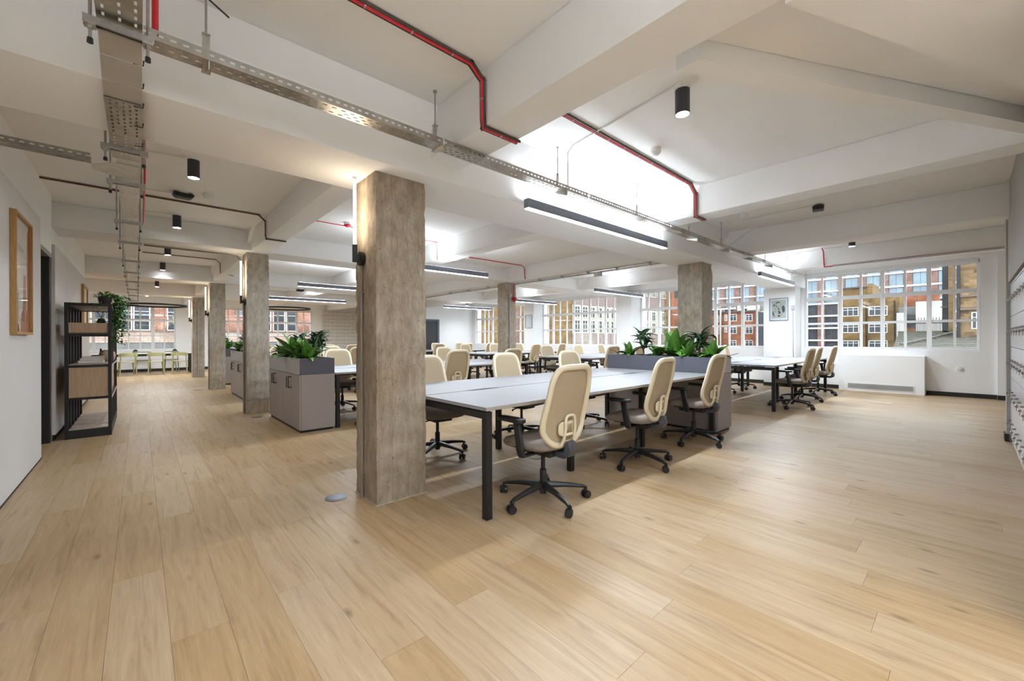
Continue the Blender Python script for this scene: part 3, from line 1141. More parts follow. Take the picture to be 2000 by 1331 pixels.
    sp.build('spine_bracket', DKGREY, t, bevel=0.006, bseg=2)
    # arm rests
    for s in (-1, 1):
        ar = MB()
        ar.prism([(-0.075, 0.385), (-0.02, 0.385), (-0.005, 0.42), (0.028, 0.615), (-0.022, 0.615), (-0.06, 0.44)], 'x', s * 0.262, s * 0.288)
        ar.box(min(s * 0.10, s * 0.285), max(s * 0.10, s * 0.285), -0.07, -0.02, 0.377, 0.395)
        aro = ar.build('armrest', BLACKP, t, bevel=0.006, bseg=2)
        pd = MB()
        pts = [(s * 0.275 + math.copysign(abs(math.cos(a)) ** 0.6, math.cos(a)) * 0.042, 0.055 + math.copysign(abs(math.sin(a)) ** 0.6, math.sin(a)) * 0.125) for a in [2 * PI * i / 20 for i in range(20)]]
        pd.prism(pts, 'z', 0.613, 0.640)
        pd.build('arm_pad', BLACKP, aro, bevel=0.005, bseg=2)
    return t


# ------------------------------------------------------------------ bench desks


def make_bench(length, label, loc, group):
    """six person bench; local origin at centre on the floor; x along the bench"""
    t = thing('bench_desk', label, 'desk', loc, 0, group)
    L2, D, g = length / 2, 0.80, 0.011
    tw = length / 3
    for s in (-1, 1):
        for k in range(3):
            x0, x1 = -L2 + k * tw + 0.0015, -L2 + (k + 1) * tw - 0.0015
            xm = (x0 + x1) / 2
            poly = [(x0, s * D), (x1, s * D), (x1, s * g), (xm + 0.26, s * g)]
            for i in range(9):
                u = -1 + 2 * i / 8
                poly.append((xm - u * 0.20, s * (g + 0.030 * math.cos(u * PI / 2) ** 0.8)))
            poly += [(xm - 0.26, s * g), (x0, s * g)]
            tp = MB().prism(poly, 'z', 0.7165, 0.7400).build('desktop', DESKTOP, t)
            MB().box(x0, x1, min(s * D, s * (D + 0.0012)), max(s * D, s * (D + 0.0012)), 0.7165, 0.7385).build('edge_band', DESKEDGE, tp)
    W = 0.05
    for k in range(4):
        x = -L2 + k * tw
        x += 0.032 if k == 0 else (-0.032 if k == 3 else 0)
        inset = 0.03 if k in (0, 3) else 0.30
        for s in (-1, 1):
            y = s * (D - inset)
            b1('leg', BLACKM, t, x - W / 2, x + W / 2, y - W / 2, y + W / 2, 0, 0.66, bevel=0.002)
        b1('cross_rail', BLACKM, t, x - W / 2, x + W / 2, -(D - inset) - W / 2, D - inset + W / 2, 0.66, 0.708, bevel=0.002)
    for s in (-1, 1):
        b1('long_rail', BLACKM, t, -L2 + 0.06, L2 - 0.06, s * 0.42 - 0.02, s * 0.42 + 0.02, 0.668, 0.708)
    return t


# ------------------------------------------------------------------ planter cabinets


def make_cabinet(label, loc, door_side, long_m, end_m, group):
    """0.43 wide (x), 1.62 long (y); door_side -1 => doors on the -x face, 0 => none"""
    t = thing('planter_cabinet', label, 'cabinet', loc, 0, group)
    W2, L2 = 0.215, 0.81
    b1('plinth', BLACKM, t, -W2 + 0.02, W2 - 0.02, -L2 + 0.02, L2 - 0.02, 0, 0.03)
    dx = 0.02 if door_side else 0.0
    b1('carcass', CABTP, t, -W2 + dx, W2, -L2, L2, 0.03, 0.735, bevel=0.0015)
    if door_side:
        for k in range(4):
            y0 = -L2 + k * (2 * L2 / 4)
            y1 = y0 + 2 * L2 / 4
            dr = b1('door', CABTP, t, -W2, -W2 + 0.019, y0 + 0.003, y1 - 0.003, 0.035, 0.731, bevel=0.0015)
            yh = (y1 - 0.045) if k % 2 == 0 else (y0 + 0.045)
            MB().tube([(-W2, yh, 0.55), (-W2 - 0.042, yh, 0.55), (-W2 - 0.042, yh, 0.69), (-W2, yh, 0.69)], 0.006, 6).build('handle', BLACKM, dr)
            if k % 2 == 1:
                MB().cyl((-W2 - 0.012, yh + 0.03, 0.62), (-W2, yh + 0.03, 0.62), 0.009).build('lock', CHROME, dr)
    z0, z1 = 0.738, 0.943
    th = 0.018
    b1('trough_side', long_m, t, -W2, -W2 + th, -L2, L2, z0, z1, bevel=0.0015)
    b1('trough_side', long_m, t, W2 - th, W2, -L2, L2, z0, z1, bevel=0.0015)
    b1('trough_end', end_m, t, -W2 + 0.001, W2 - 0.001, -L2 - 0.0005, -L2 + th, z0, z1, bevel=0.0015)
    b1('trough_end', end_m, t, -W2 + 0.001, W2 - 0.001, L2 - th, L2 + 0.0005, z0, z1, bevel=0.0015)
    b1('soil', SOIL, t, -W2 + th, W2 - th, -L2 + th, L2 - th, z0, z1 - 0.03)
    return t


# ------------------------------------------------------------------ plants


def leaf_mesh(name, length, width, droop, fold, m, seg=10, tip=0.8):
    vs, fs = [], []
    for i in range(seg + 1):
        u = i / seg
        w = width / 2 * (math.sin(PI * min(1, u ** 0.75 * 0.97 + 0.03)) ** tip) if u < 1 else 0.001
        w = max(w, 0.004 if u < 0.12 else 0.001)
        ang = droop * u
        # arc length along a bending spine starting up the local z axis
        z = length * (u if abs(droop) < 1e-3 else math.sin(ang) / droop)
        y = length * (0 if abs(droop) < 1e-3 else (1 - math.cos(ang)) / droop)
        nx = fold * w
        vs += [(-w, y - nx * math.cos(ang), z + nx * math.sin(ang)), (0, y, z), (w, y - nx * math.cos(ang), z + nx * math.sin(ang))]
    for i in range(seg):
        a = i * 3
        fs += [(a, a + 1, a + 4, a + 3), (a + 1, a + 2, a + 5, a + 4)]
    b = MB()
    b._add(vs, fs)
    return b.data(name, m, smooth=True, angle=80)


LEAVES = {
    'bright': [leaf_mesh('leaf', 0.26, 0.098, 0.45, 0.35, L_BRIGHT, 14), leaf_mesh('leaf', 0.22, 0.095, 1.0, 0.3, L_BRIGHT, 14), leaf_mesh('leaf', 0.24, 0.085, 1.6, 0.35, L_MID, 14)],
    'mid': [leaf_mesh('leaf', 0.24, 0.075, 0.9, 0.5, L_MID), leaf_mesh('leaf', 0.20, 0.07, 1.7, 0.5, L_MID), leaf_mesh('leaf', 0.21, 0.07, 0.4, 0.6, L_BRIGHT)],
    'striped': [leaf_mesh('leaf', 0.17, 0.062, 1.3, 0.4, L_DARK), leaf_mesh('leaf', 0.15, 0.06, 2.1, 0.35, L_DARK), leaf_mesh('leaf', 0.16, 0.055, 0.6, 0.45, L_DARK)],
}


def plant(kind, label, loc, height, n, seed, group, scale=1.0):
    r = random.Random(seed)
    t = thing('leafy_plant', label, 'plant', loc, 0, group)
    if kind == 'striped':
        for k in range(3):
            a = r.uniform(0, 6.28)
            tip = Vector((math.cos(a) * 0.05, math.sin(a) * 0.05, height * (0.75 + 0.25 * k / 2)))
            MB().tube([(0, 0, 0), tip * 0.5, tip], [0.006, 0.005, 0.003], 5).build('stem', STEM, t)
        for i in range(n):
            me = r.choice(LEAVES[kind])
            o = link('leaf', me, t, (r.uniform(-0.05, 0.05), r.uniform(-0.05, 0.05), height * (0.35 + 0.65 * (i / n))))
            o.rotation_euler = (-r.uniform(0.3, 1.1), r.uniform(-0.25, 0.25), i * 2.39996 + r.uniform(-0.3, 0.3))
            s = scale * r.uniform(0.8, 1.15)
            o.scale = (s, s, s)
    else:
        for i in range(n):
            me = LEAVES[kind][i % 3] if i > 2 else LEAVES[kind][0]
            o = link('leaf', me, t, (r.uniform(-0.025, 0.025), r.uniform(-0.025, 0.025), -0.01))
            tilt = 0.12 + 0.75 * (i / n) + r.uniform(-0.1, 0.1)
            o.rotation_euler = (-tilt, r.uniform(-0.2, 0.2), i * 2.39996 + r.uniform(-0.3, 0.3))
            s = scale * r.uniform(0.85, 1.15) * height / 0.24
            o.scale = (s, s, s)
    return t


# ------------------------------------------------------------------ placing rows
ROWS_A = [(2.90, 1.667, 5.28), (6.46, 1.945, 5.545), (10.14, 1.945, 5.545), (13.86, 1.945, 5.545)]
ROWS_B = [(2.87, 7.52, 11.12), (6.46, 7.45, 11.05), (10.14, 7.45, 11.05), (13.86, 7.45, 11.05)]
ORD = ['front', 'second', 'third', 'rearmost']
chair0 = None
CH_ID = 0


def place_chair(x, y, rz, label):
    global chair0
    if chair0 is None:
        chair0 = make_chair()
        chair0.location = (x, y, 0)
        chair0.rotation_euler = (0, 0, rz)
        chair0['label'] = label
        chair0['group'] = 'cream mesh office chairs at the bench desks'
        return chair0
    return dup(chair0, (x, y, 0), rz, label, 'cream mesh office chairs at the bench desks')


SPECIAL = {
    ('A', 0, -1, 0): (2.20, 2.10, 0.05), ('A', 0, -1, 1): (3.52, 2.12, 0.10), ('A', 0, -1, 2): (4.72, 2.12, 0.02),
    ('B', 0, -1, 0): (8.25, 2.02, 0.0), ('B', 0, -1, 1): (9.30, 2.12, 0.05), ('B', 0, -1, 2): (10.55, 2.12, -0.02),
    ('A', 0, 1, 0): (2.27, 3.66, PI - 0.05), ('A', 0, 1, 1): (3.42, 3.62, PI + 0.05), ('A', 0, 1, 2): (4.60, 3.60, PI - 0.03),
}
rr = random.Random(11)
for blk, rows, side_name in (('A', ROWS_A, 'aisle side'), ('B', ROWS_B, 'window side')):
    for i, (yc, x0, x1) in enumerate(rows):
        bl = 'grey topped six seat bench desk with black legs, %s row, %s' % (ORD[i], side_name)
        make_bench(x1 - x0, bl, ((x0 + x1) / 2, yc, 0), 'six seat bench desks')
        for s in (-1, 1):
            for k in range(3):
                if (blk, i, s, k) in SPECIAL:
                    x, y, rz = SPECIAL[(blk, i, s, k)]
                else:
                    x = x0 + (k + 0.5) * (x1 - x0) / 3 + rr.uniform(-0.06, 0.06)
                    y = yc + s * (0.76 + rr.uniform(-0.03, 0.06))
                    rz = (0 if s < 0 else PI) + rr.uniform(-0.16, 0.16)
                pos = ('aisle end', 'middle', 'window end')[k]
                lab = 'cream mesh office chair, %s, %s side of the %s %s bench' % (pos, 'near' if s < 0 else 'far', ORD[i], side_name)
                place_chair(x, y, rz, lab)

cab_lab = ['taupe planter cabinet across the end of the front bench by the window side',
           'nearest taupe planter cabinet on the aisle, four doors and lush green plants',
           'pale lit planter cabinet on the aisle half hidden by the second column',
           'farthest aisle planter cabinet peeking out beside the third column']
CABS = [(5.515, 2.89, 0), (1.71, 6.46, -1), (1.715, 10.14, -1), (1.715, 13.86, -1)]
for i, (x, y, ds) in enumerate(CABS):
    make_cabinet(cab_lab[i], (x, y, 0), ds, TROUGHD if i == 0 else TROUGHL, TROUGHL if i == 0 else TROUGHD, 'planter cabinets at bench ends')

KN = {'bright': 'broad bright green leafed plant', 'mid': 'spreading mid green leafed plant', 'striped': 'dark striped leafed plant on thin stems'}
PZ = 0.905
lay0 = [('bright', 3.42, 0.20, 12), ('striped', 3.22, 0.27, 30), ('mid', 3.00, 0.19, 13), ('bright', 2.77, 0.33, 14), ('bright', 2.52, 0.21, 13), ('striped', 2.40, 0.27, 30), ('bright', 2.22, 0.22, 12)]
posn = ['first', 'second', 'third', 'fourth', 'fifth', 'sixth', 'seventh']
for j, (kd, y, h, n) in enumerate(lay0):
    plant(kd, '%s, %s from the left in the window side planter' % (KN[kd], posn[j]), (5.50 + (0.05 if j % 2 else -0.04), y, PZ), h * 1.15, n + (4 if kd == 'striped' else 8), 40 + j, 'planter plants', 1.3 if kd == 'striped' else 1.0)
MB().tube([(5.5, 3.60, 0.9), (5.50, 3.66, 0.97), (5.47, 3.78, 1.03)], [0.006, 0.005, 0.003], 6).build('bare_twig', BARK)
tag(bpy.data.objects['bare_twig'], 'bare dark twig leaning out of the far planter end', 'twig')
MB().tube([(5.55, 2.14, 0.9), (5.60, 2.08, 0.95), (5.75, 2.00, 0.985)], [0.006, 0.005, 0.003], 6).build('bare_twig', BARK)
tag(bpy.data.objects['bare_twig.001'], 'bare dark twig leaning out of the near planter end', 'twig')
for c, nm in ((1, 'nearest'), (2, 'middle'), (3, 'farthest')):
    cx, cy, _ = CABS[c]
    lay = [('mid', -0.66, 0.22, 14), ('bright', -0.42, 0.24, 12), ('striped', -0.22, 0.26, 28), ('bright', 0.02, 0.30, 13), ('mid', 0.26, 0.24, 14), ('striped', 0.48, 0.25, 26), ('mid', 0.68, 0.22, 14)]
    if c == 1:
        lay = [('bright', -0.64, 0.22, 14), ('striped', -0.50, 0.27, 34), ('mid', -0.40, 0.22, 14), ('bright', -0.12, 0.30, 13), ('mid', 0.12, 0.24, 15), ('striped', 0.36, 0.26, 28), ('mid', 0.62, 0.22, 16)]
    for j, (kd, dy, h, n) in enumerate(lay):
        dx = (0.08 if kd == 'striped' else -0.07) if c == 1 else (0.04 if j % 2 else -0.05)
        plant(kd, '%s, %s along the %s aisle planter' % (KN[kd], posn[j], nm), (cx + dx, cy + dy, PZ), h * 1.25, int(n * 1.4), 100 * c + j, 'planter plants', 1.15 if kd == 'striped' else 1.0)

# ------------------------------------------------------------------ lamps


def lamp(name, kind, parent, loc, watts, color, rot=(0, 0, 0), **kw):
    d = bpy.data.lights.new(name, kind)
    d.energy = watts
    d.color = color
    for k, v in kw.items():
        setattr(d, k, v)
    o = bpy.data.objects.new(name, d)
    COL.objects.link(o)
    o.parent = parent
    o.location = loc
    o.rotation_euler = rot
    return o


COOL = (0.80, 0.90, 1.0)
NEUT = (0.86, 0.94, 1.0)
WARM = (1.0, 0.83, 0.62)


def pendant(x0, x1, y, label, zb=2.33, top=SLAB, down=1.0, up=1.0):
    t = thing('linear_pendant', label, 'pendant light', ((x0 + x1) / 2, y, zb), 0, 'linear pendant lights over the desks')
    L = (x1 - x0) / 2
    h = MB()
    h.box(-L, L, -0.030, 0.030, 0.006, 0.088)
    h.build('housing', mat('pendant_grey', (0.17, 0.185, 0.225), 0.4, var=0.05), t, bevel=0.002)
    b1('diffuser', LED, t, -L + 0.006, L - 0.006, -0.026, 0.026, 0.0, 0.0055)
    for s in (-1, 1):
        MB().cyl((s * (L - 0.06), 0, 0.088), (s * (L - 0.06), 0, top - zb), 0.0012, n=5).build('wire', GALVD, t)
        MB().cyl((s * (L - 0.06), 0, top - zb - 0.02), (s * (L - 0.06), 0, top - zb), 0.008, n=8).build('ceiling_gripper', GALVD, t)
    b1('up_diffuser', LED, t, -L + 0.02, L - 0.02, -0.020, 0.020, 0.0885, 0.0900)
    lamp('led_strip', 'AREA', t, (0, 0, -0.004), down * PENDANT_W * (2 * L) / 2.4, COOL, shape='RECTANGLE', size=2 * L - 0.02, size_y=0.025)
    lamp('led_uplight', 'AREA', t, (0, 0, 0.094), up * UP_W * (2 * L) / 2.4, COOL, rot=(PI, 0, 0), shape='RECTANGLE', size=2 * L - 0.04, size_y=0.04)
    return t


PEND_A = [(2.52, 5.0, 2.60), (2.35, 4.85, 6.05), (2.54, 5.0, 9.68), (2.7, 4.9, 13.35)]
PEND_B = [(8.55, 10.72, 2.60), (8.3, 10.5, 6.15), (8.5, 10.55, 9.42), (8.3, 10.5, 12.9)]
for i in range(4):
    pendant(*PEND_A[i], 'slim grey linear pendant light over the %s aisle side bench' % ORD[i])
    pendant(*PEND_B[i], 'slim grey linear pendant light over the %s window side bench' % ORD[i], down=1.3, up=0.75)

pendant(-0.2, 2.3, -1.9, 'added unseen linear pendant light behind the viewpoint near the left wall', down=0.4, up=4.5)  # added out of view, mostly uplight to brighten the near ceiling
pendant(-0.2, 2.3, -0.75, 'added unseen linear pendant light just behind the viewpoint', down=0.2, up=4.5)  # another added pendant, unseen, lifting foreground and ceiling brightness


def downlight(x, y, label, z=SLAB, watts=None, body=SPOTBODY, h=0.165):
    t = thing('ceiling_downlight', label, 'downlight', (x, y, z), 0, 'surface mounted ceiling downlights')
    MB().lathe([(0.052, -0.022), (0.052, 0.0)], n=20).build('base_plate', PLASTW, t, smooth=True)
    b1('entry_box', PLASTW, t, -0.075, -0.03, -0.02, 0.02, -0.02, 0.0, bevel=0.003)
    c = MB()
    c.lathe([(0.047, -0.022), (0.047, -h - 0.02), (0.043, -h - 0.02), (0.043, -h - 0.008), (0.0005, -h - 0.008)], n=24)
    c.build('can', body, t, smooth=True)
    MB().lathe([(0.042, -h - 0.0195), (0.042, -h - 0.0085)], n=24).build('lens', LEDSPOT, t)
    lamp('spot', 'SPOT', t, (0, 0, -h - 0.024), (watts or DOWN_W), NEUT, spot_size=2.2, spot_blend=0.9, shadow_soft_size=0.05)
    return t


dl_names = ['just behind the branch tray', 'beside the black emergency unit', 'third down the aisle', 'fourth down the aisle', 'fifth down the aisle', 'last before the ring pendant']
for i, y in enumerate((4.84, 7.14, 9.55, 11.70, 13.9, 15.5)):
    downlight(0.38, y, 'black aisle ceiling downlight, %s' % dl_names[i], watts=DOWN_W * (1.1, 1.5, 1.8, 1.9, 1.9, 1.9)[i])
downlight(0.40, 1.6, 'added unseen ceiling downlight above the viewpoint')  # added out of frame to light the foreground
downlight(0.40, -1.2, 'added unseen ceiling downlight behind the viewpoint')  # unseen fill, added for foreground brightness
downlight(2.72, 1.29, 'large looking black downlight near the diagonal ceiling boxing')
downlight(9.14, 1.35, 'small downlight partly hidden behind a beam by the windows', h=0.10, watts=32)
downlight(11.0, 1.2, 'downlight close to the radiator cover window', watts=34)
downlight(0.2, 19.0, 'downlight over the black window table')
downlight(3.0, 17.8, 'downlight by the far end windows')
downlight(7.4, 18.6, 'added downlight brightening the relief wall', watts=40)  # added because the relief wall was too dark
downlight(-2.2, 15.0, 'added downlight brightening the lounge recess left of the aisle', watts=40)  # added fill for the dark far left area
downlight(11.0, 15.2, 'added downlight brightening the end wall beside the distant dark doorway', watts=40)  # added fill for the end wall


def wall_tube(y, x, label, zt=2.43, zb=1.89):
    t = thing('wall_lamp', label, 'wall light', (x, y, 1.79), 0, 'vertical tube wall lights on the columns')
    MB().cyl((-0.062, 0, zb - 1.79), (-0.062, 0, zt - 1.79), 0.011, n=10).build('glow_tube', TUBE, t, smooth=True)
    MB().cyl((-0.03, -0.0, 0), (-0.002, 0, 0), 0.052, n=24).build('back_plate', BLACKM, t, smooth=True)
    m = MB()
    m.box(-0.076, -0.048, -0.014, 0.014, -0.03, zb - 1.79)
    m.box(-0.05, -0.028, -0.012, 0.012, -0.02, 0.02)
    m.build('holder', BLACKM, t)
    MB().box(-0.074, -0.05, -0.010, 0.010, zt - 1.79, zt - 1.79 + 0.012).build('end_cap', PLASTW, t)
    lamp('tube_glow', 'POINT', t, (-0.062, 0, (zb + zt) / 2 - 1.79 - 0.05), 2.0, WARM, shadow_soft_size=0.2)
    return t


wall_tube(3.05, 1.25, 'vertical warm tube wall lamp on the foreground concrete column', 2.37)
wall_tube(7.74, 1.262, 'vertical tube wall lamp on the pitted second aisle column')
wall_tube(12.17, 1.235, 'vertical tube wall lamp on the cracked third aisle column')
wall_tube(16.48, 1.235, 'vertical tube wall lamp on the farthest aisle column')


def ring_lamp(x, y, z, r, label):
    t = thing('ring_pendant', label, 'pendant light', (x, y, z), 0, 'large ring pendants')
    n = 56
    prof = [(r + 0.025, 0.0), (r + 0.025, 0.05), (r - 0.025, 0.05), (r - 0.025, 0.0)]
    vs, fs = [], []
    for i in range(n):
        a = 2 * PI * i / n
        for q, h in prof:
            vs.append((q * math.cos(a), q * math.sin(a), h))
    for i in range(n):
        for j in range(4):
            fs.append((i * 4 + j, i * 4 + (j + 1) % 4, ((i + 1) % n) * 4 + (j + 1) % 4, ((i + 1) % n) * 4 + j))
    b = MB()
    b._add(vs, fs)
    b.build('ring', BLACKM, t)
    lamp('ring_glow', 'AREA', t, (0, 0, -0.01), 32.0, NEUT, shape='DISK', size=2 * r)
    for k in range(3):
        a = 0.5 + 2 * PI * k / 3
        MB().cyl((r * math.cos(a), r * math.sin(a), 0.05), (r * math.cos(a), r * math.sin(a), SLAB - z), 0.0015, n=5).build('wire', GALVD, t)
    return t


ring_lamp(0.38, 17.6, 2.27, 0.80, 'large thin black ring pendant over the olive chairs')
ring_lamp(4.2, 17.7, 2.35, 0.85, 'thin black ring pendant behind the second column')

# ------------------------------------------------------------------ cable containment


def perforated(mb, p0, p1, width, pitch=0.05, rows=5, lip=0.02, z_up=True, step=0.0125, pattern=0):
    """sheet strip from p0 to p1 (centre line) with real slots, plus upstand lips"""
    p0, p1 = Vector(p0), Vector(p1)
    d = p1 - p0
    L = d.length
    d.normalize()
    s = d.cross(Vector((0, 0, 1))).normalized()
    u = s.cross(d).normalized()
    na = max(2, int(L / step))
    nc = rows * 2 + 1
    ws = []
    for i in range(nc):
        ws.append(0.35 if i % 2 else 0.65)
    tot = sum(ws)
    cs = [-0.5]
    for w in ws:
        cs.append(cs[-1] + w / tot)
    off = len(mb.v)
    vs = []
    for i in range(na + 1):
        c = p0 + d * (L * i / na)
        for q in cs:
            vs.append(c + s * (q * width))
    fs = []
    m = nc + 1
    for i in range(na):
        for j in range(nc):
            hole = False
            if j % 2 == 1 and 0 < i < na - 1:
                r = (j // 2)
                ph = (i + (2 if r % 2 else 0)) % 4
                grp = (i // 24) % 2 == 0
                if pattern == 0:
                    hole = ph in (0, 1) if r % 2 == 0 else (ph in (0, 1) and grp)
                else:
                    hole = ph == 0
            if not hole:
                fs.append((i * m + j, (i + 1) * m + j, (i + 1) * m + j + 1, i * m + j + 1))
    mb._add(vs, fs)
    if lip:
        for sg in (-1, 1):
            lv, lf = [], []
            na2 = max(2, int(L / 0.02))
            for i in range(na2 + 1):
                c = p0 + d * (L * i / na2) + s * (sg * width / 2)
                lv += [c, c + u * lip * 0.4, c + u * lip * 0.65, c + u * lip]
            for i in range(na2):
                for j in range(3):
                    if j == 1 and i % 2 == 0:
                        continue
                    lf.append((i * 4 + j, (i + 1) * 4 + j, (i + 1) * 4 + j + 1, i * 4 + j + 1))
            mb._add(lv, lf)


def sheet(o):
    md = o.modifiers.new('gauge', 'SOLIDIFY')
    md.thickness = 0.0016
    md.offset = 0
    return o


# long tray to the windows
xt = thing('cable_tray', 'long perforated steel cable tray running along the front beam to the windows', 'cable tray', (0, 0, 0))
TY, TZ, TWD = 2.385, 2.475, 0.10
for k, (xa, xb) in enumerate(((0.016, 0.235), (0.24, 1.50), (1.51, 3.06), (3.07, 4.61), (4.62, 6.2), (6.21, 8.0), (8.01, 10.3))):
    mb = MB()
    perforated(mb, (xa, TY, TZ), (xb, TY, TZ), TWD, rows=3, lip=0.045)
    sheet(mb.build('tray_length', GALV, xt))
for i, x in enumerate((0.24, 1.50, 2.75, 4.05, 5.3, 6.35, 7.3, 8.3, 9.6)):
    hx = thing('tray_hanger', 'steel rod hanger with angled arm on the long tray, %s from the aisle' % ('first', 'second', 'third', 'fourth', 'fifth', 'sixth', 'seventh', 'eighth', 'ninth')[i], 'hanger', (x, TY, 0), 0, 'hangers of the long cable tray')
    MB().cyl((0, 0.05, TZ + 0.16), (0, 0.05, SLAB), 0.005, n=8).build('rod', GALVD, hx)
    MB().cyl((0, 0.05, SLAB - 0.012), (0, 0.05, SLAB), 0.014, n=8).build('anchor', GALVD, hx)
    m = MB()
    m.bar((0, -TWD / 2 - 0.012, TZ - 0.006), (0, TWD / 2 + 0.02, TZ - 0.006), 0.035, 0.004)
    m.prism([(-TWD / 2 - 0.012, TZ - 0.006), (TWD / 2 + 0.02, TZ - 0.006), (-TWD / 2 - 0.012, TZ - 0.05)], 'x', -0.002, 0.002)
    m.bar((0, TWD / 2 + 0.012, TZ - 0.004), (0, 0.05, TZ + 0.17), 0.03, 0.004)
    m.box(-0.016, 0.016, 0.035, 0.065, TZ + 0.165, TZ + 0.170)
    m.build('arm', GALV, hx)
for i, (x, w) in enumerate(((5.0, 0.10), (5.62, 0.07), (7.0, 0.09), (7.9, 0.07))):
    tag(b1('junction_box', GALV, None, x - w, x + w, TY - 0.06, TY - 0.051, TZ - 0.015, TZ + 0.045, bevel=0.003),
        'small steel junction box on the long cable tray, %s' % ('over the bench planter', 'just past the planter', 'at the window side column', 'past the window side column')[i], 'junction box', 'tray junction boxes')

# main aisle tray with rods and channel brackets
mt = thing('cable_tray', 'wide perforated steel cable tray running down the aisle ceiling', 'cable tray', (0, 0, 0))
MX, MW = -0.055, 0.135
segs = [((MX, 1.2, 2.47), (MX, 2.36, 2.47), 0), ((MX, 2.745, 2.345), (MX, 3.62, 2.345), 0), ((MX + 0.008, 3.62, 2.37), (MX - 0.01, 5.5, 2.39), 1), ((MX - 0.01, 5.5, 2.39), (MX - 0.03, 8.2, 2.395), 1), ((MX - 0.03, 8.2, 2.395), (MX - 0.12, 19.6, 2.40), 1)]
for i, (a, b, pt) in enumerate(segs):
    mb = MB()
    perforated(mb, a, b, MW if i < 2 else 0.12, rows=5, lip=0.05, pattern=pt, step=0.0125 if i < 3 else 0.03)
    sheet(mb.build('tray_length', GALV if i < 2 else mat('pale_tray', (0.66, 0.645, 0.61), 0.42, metal=0.6, var=0.1, scale=20), mt))
cover = mat('plain_steel_cover', (0.47, 0.435, 0.38), 0.5, metal=0.3, var=0.1, scale=5)
cp = MB()
for ya, yb, za, zb in ((2.365, 2.49, 2.466, 2.42), (2.495, 2.62, 2.418, 2.372), (2.625, 2.742, 2.370, 2.352)):
    cp.prism([(ya, za), (yb, zb), (yb, zb + 0.002), (ya, za + 0.002)], 'x', MX - MW / 2, MX + MW / 2)
cp.build('cover_plate', cover, mt)
for y in (2.37, 2.49, 2.62, 2.745, 3.0, 3.3):
    z = 2.468 - max(0, min(1, (y - 2.37) / 0.37)) * 0.125
    MB().tube([(MX + MW / 2 - 0.03, y, z - 0.006), (MX + MW / 2 + 0.004, y, z - 0.004), (MX + MW / 2 + 0.006, y, z + 0.02)], 0.003, 5).build('cable_tie', BLACKP, mt)
for i, y in enumerate((2.30, 3.42, 4.15, 5.5, 6.65, 8.2, 9.6, 11.1, 12.8, 14.6, 16.5, 18.4)):
    z = 2.452 if i == 0 else 2.352
    bt = thing('tray_bracket', 'steel channel bracket with two drop rods under the aisle tray, number %s from the front' % ('one', 'two', 'three', 'four', 'five', 'six', 'seven', 'eight', 'nine', 'ten', 'eleven', 'twelve')[i], 'bracket', (MX - 0.006 * i, y, z), 0, 'brackets of the aisle cable tray')
    m = MB()
    m.box(-0.105, 0.105, -0.020, 0.020, -0.004, 0.0)
    m.box(-0.105, 0.105, -0.020, -0.017, -0.024, -0.004)
    m.box(-0.105, 0.105, 0.017, 0.020, -0.024, -0.004)
    m.box(-0.105, 0.105, -0.020, -0.009, -0.027, -0.024)
    m.box(-0.105, 0.105, 0.009, 0.020, -0.027, -0.024)
    m.build('channel', GALVD, bt)
    for s in (-1, 1):
        top = SLAB - z if not (2.67 <= y <= 3.32) else 2.39 - z
        for ba, bb, bz in XBEAMS:
            if ba <= y <= bb:
                top = bz - z
        MB().cyl((s * 0.085, 0, -0.085), (s * 0.085, 0, top), 0.0055, n=8).build('drop_rod', GALVD, bt, smooth=True)
        m = MB()
        m.box(s * 0.085 - 0.017, s * 0.085 + 0.017, -0.02, 0.02, -0.033, -0.027)
        m.cyl((s * 0.085, 0, -0.044), (s * 0.085, 0, -0.033), 0.010, n=6)
        m.build('washer_nut', GALV, bt)
        MB().cyl((s * 0.085, 0, -0.10), (s * 0.085, 0, -0.08), 0.010, 0.009, n=8).build('rod_cap', BLACKP, bt)
# branch tray to the left wall
lt = thing('cable_tray', 'short branch cable tray crossing to the left wall', 'cable tray', (0, 0, 0))
mb = MB()
perforated(mb, (XL - 0.02, 3.98, 2.40), (-0.24, 3.98, 2.40), 0.09, rows=3, lip=0.04)
sheet(mb.build('tray_length', GALV, lt))
m = MB()
m.prism([(-0.235, 3.93), (-0.13, 3.80), (0.005, 3.80), (0.005, 4.12), (-0.13, 4.12), (-0.235, 4.03)], 'z', 2.366, 2.368)
m.build('tee_plate', mat('pale_tray', (0.66, 0.645, 0.61), 0.4), lt)

# cross room trunking under the mid beam
ct = thing('cable_trunking', 'thin steel trunking running under the mid room beam from column to column', 'cable tray', (0, 0, 0))
for ya, yb in ((3.45, 7.55), (8.05, 11.95), (12.4, 16.1)):
    mb = MB()
    perforated(mb, (6.93, ya, 2.515), (6.93, yb, 2.515), 0.06, rows=2, lip=0.03, step=0.03)
    sheet(mb.build('trunking_length', GALV, ct))
for y in (3.9, 4.6, 5.3, 6.0, 6.7, 8.6, 9.5, 10.4, 13, 14, 15):
    MB().box(6.88, 6.98, y - 0.012, y + 0.012, 2.512, 2.57).build('strap', GALV, ct)
b1('switch_box', GALV, ct, 6.87, 6.93, 4.95, 5.12, 2.44, 2.53, bevel=0.004)

# red fire cables


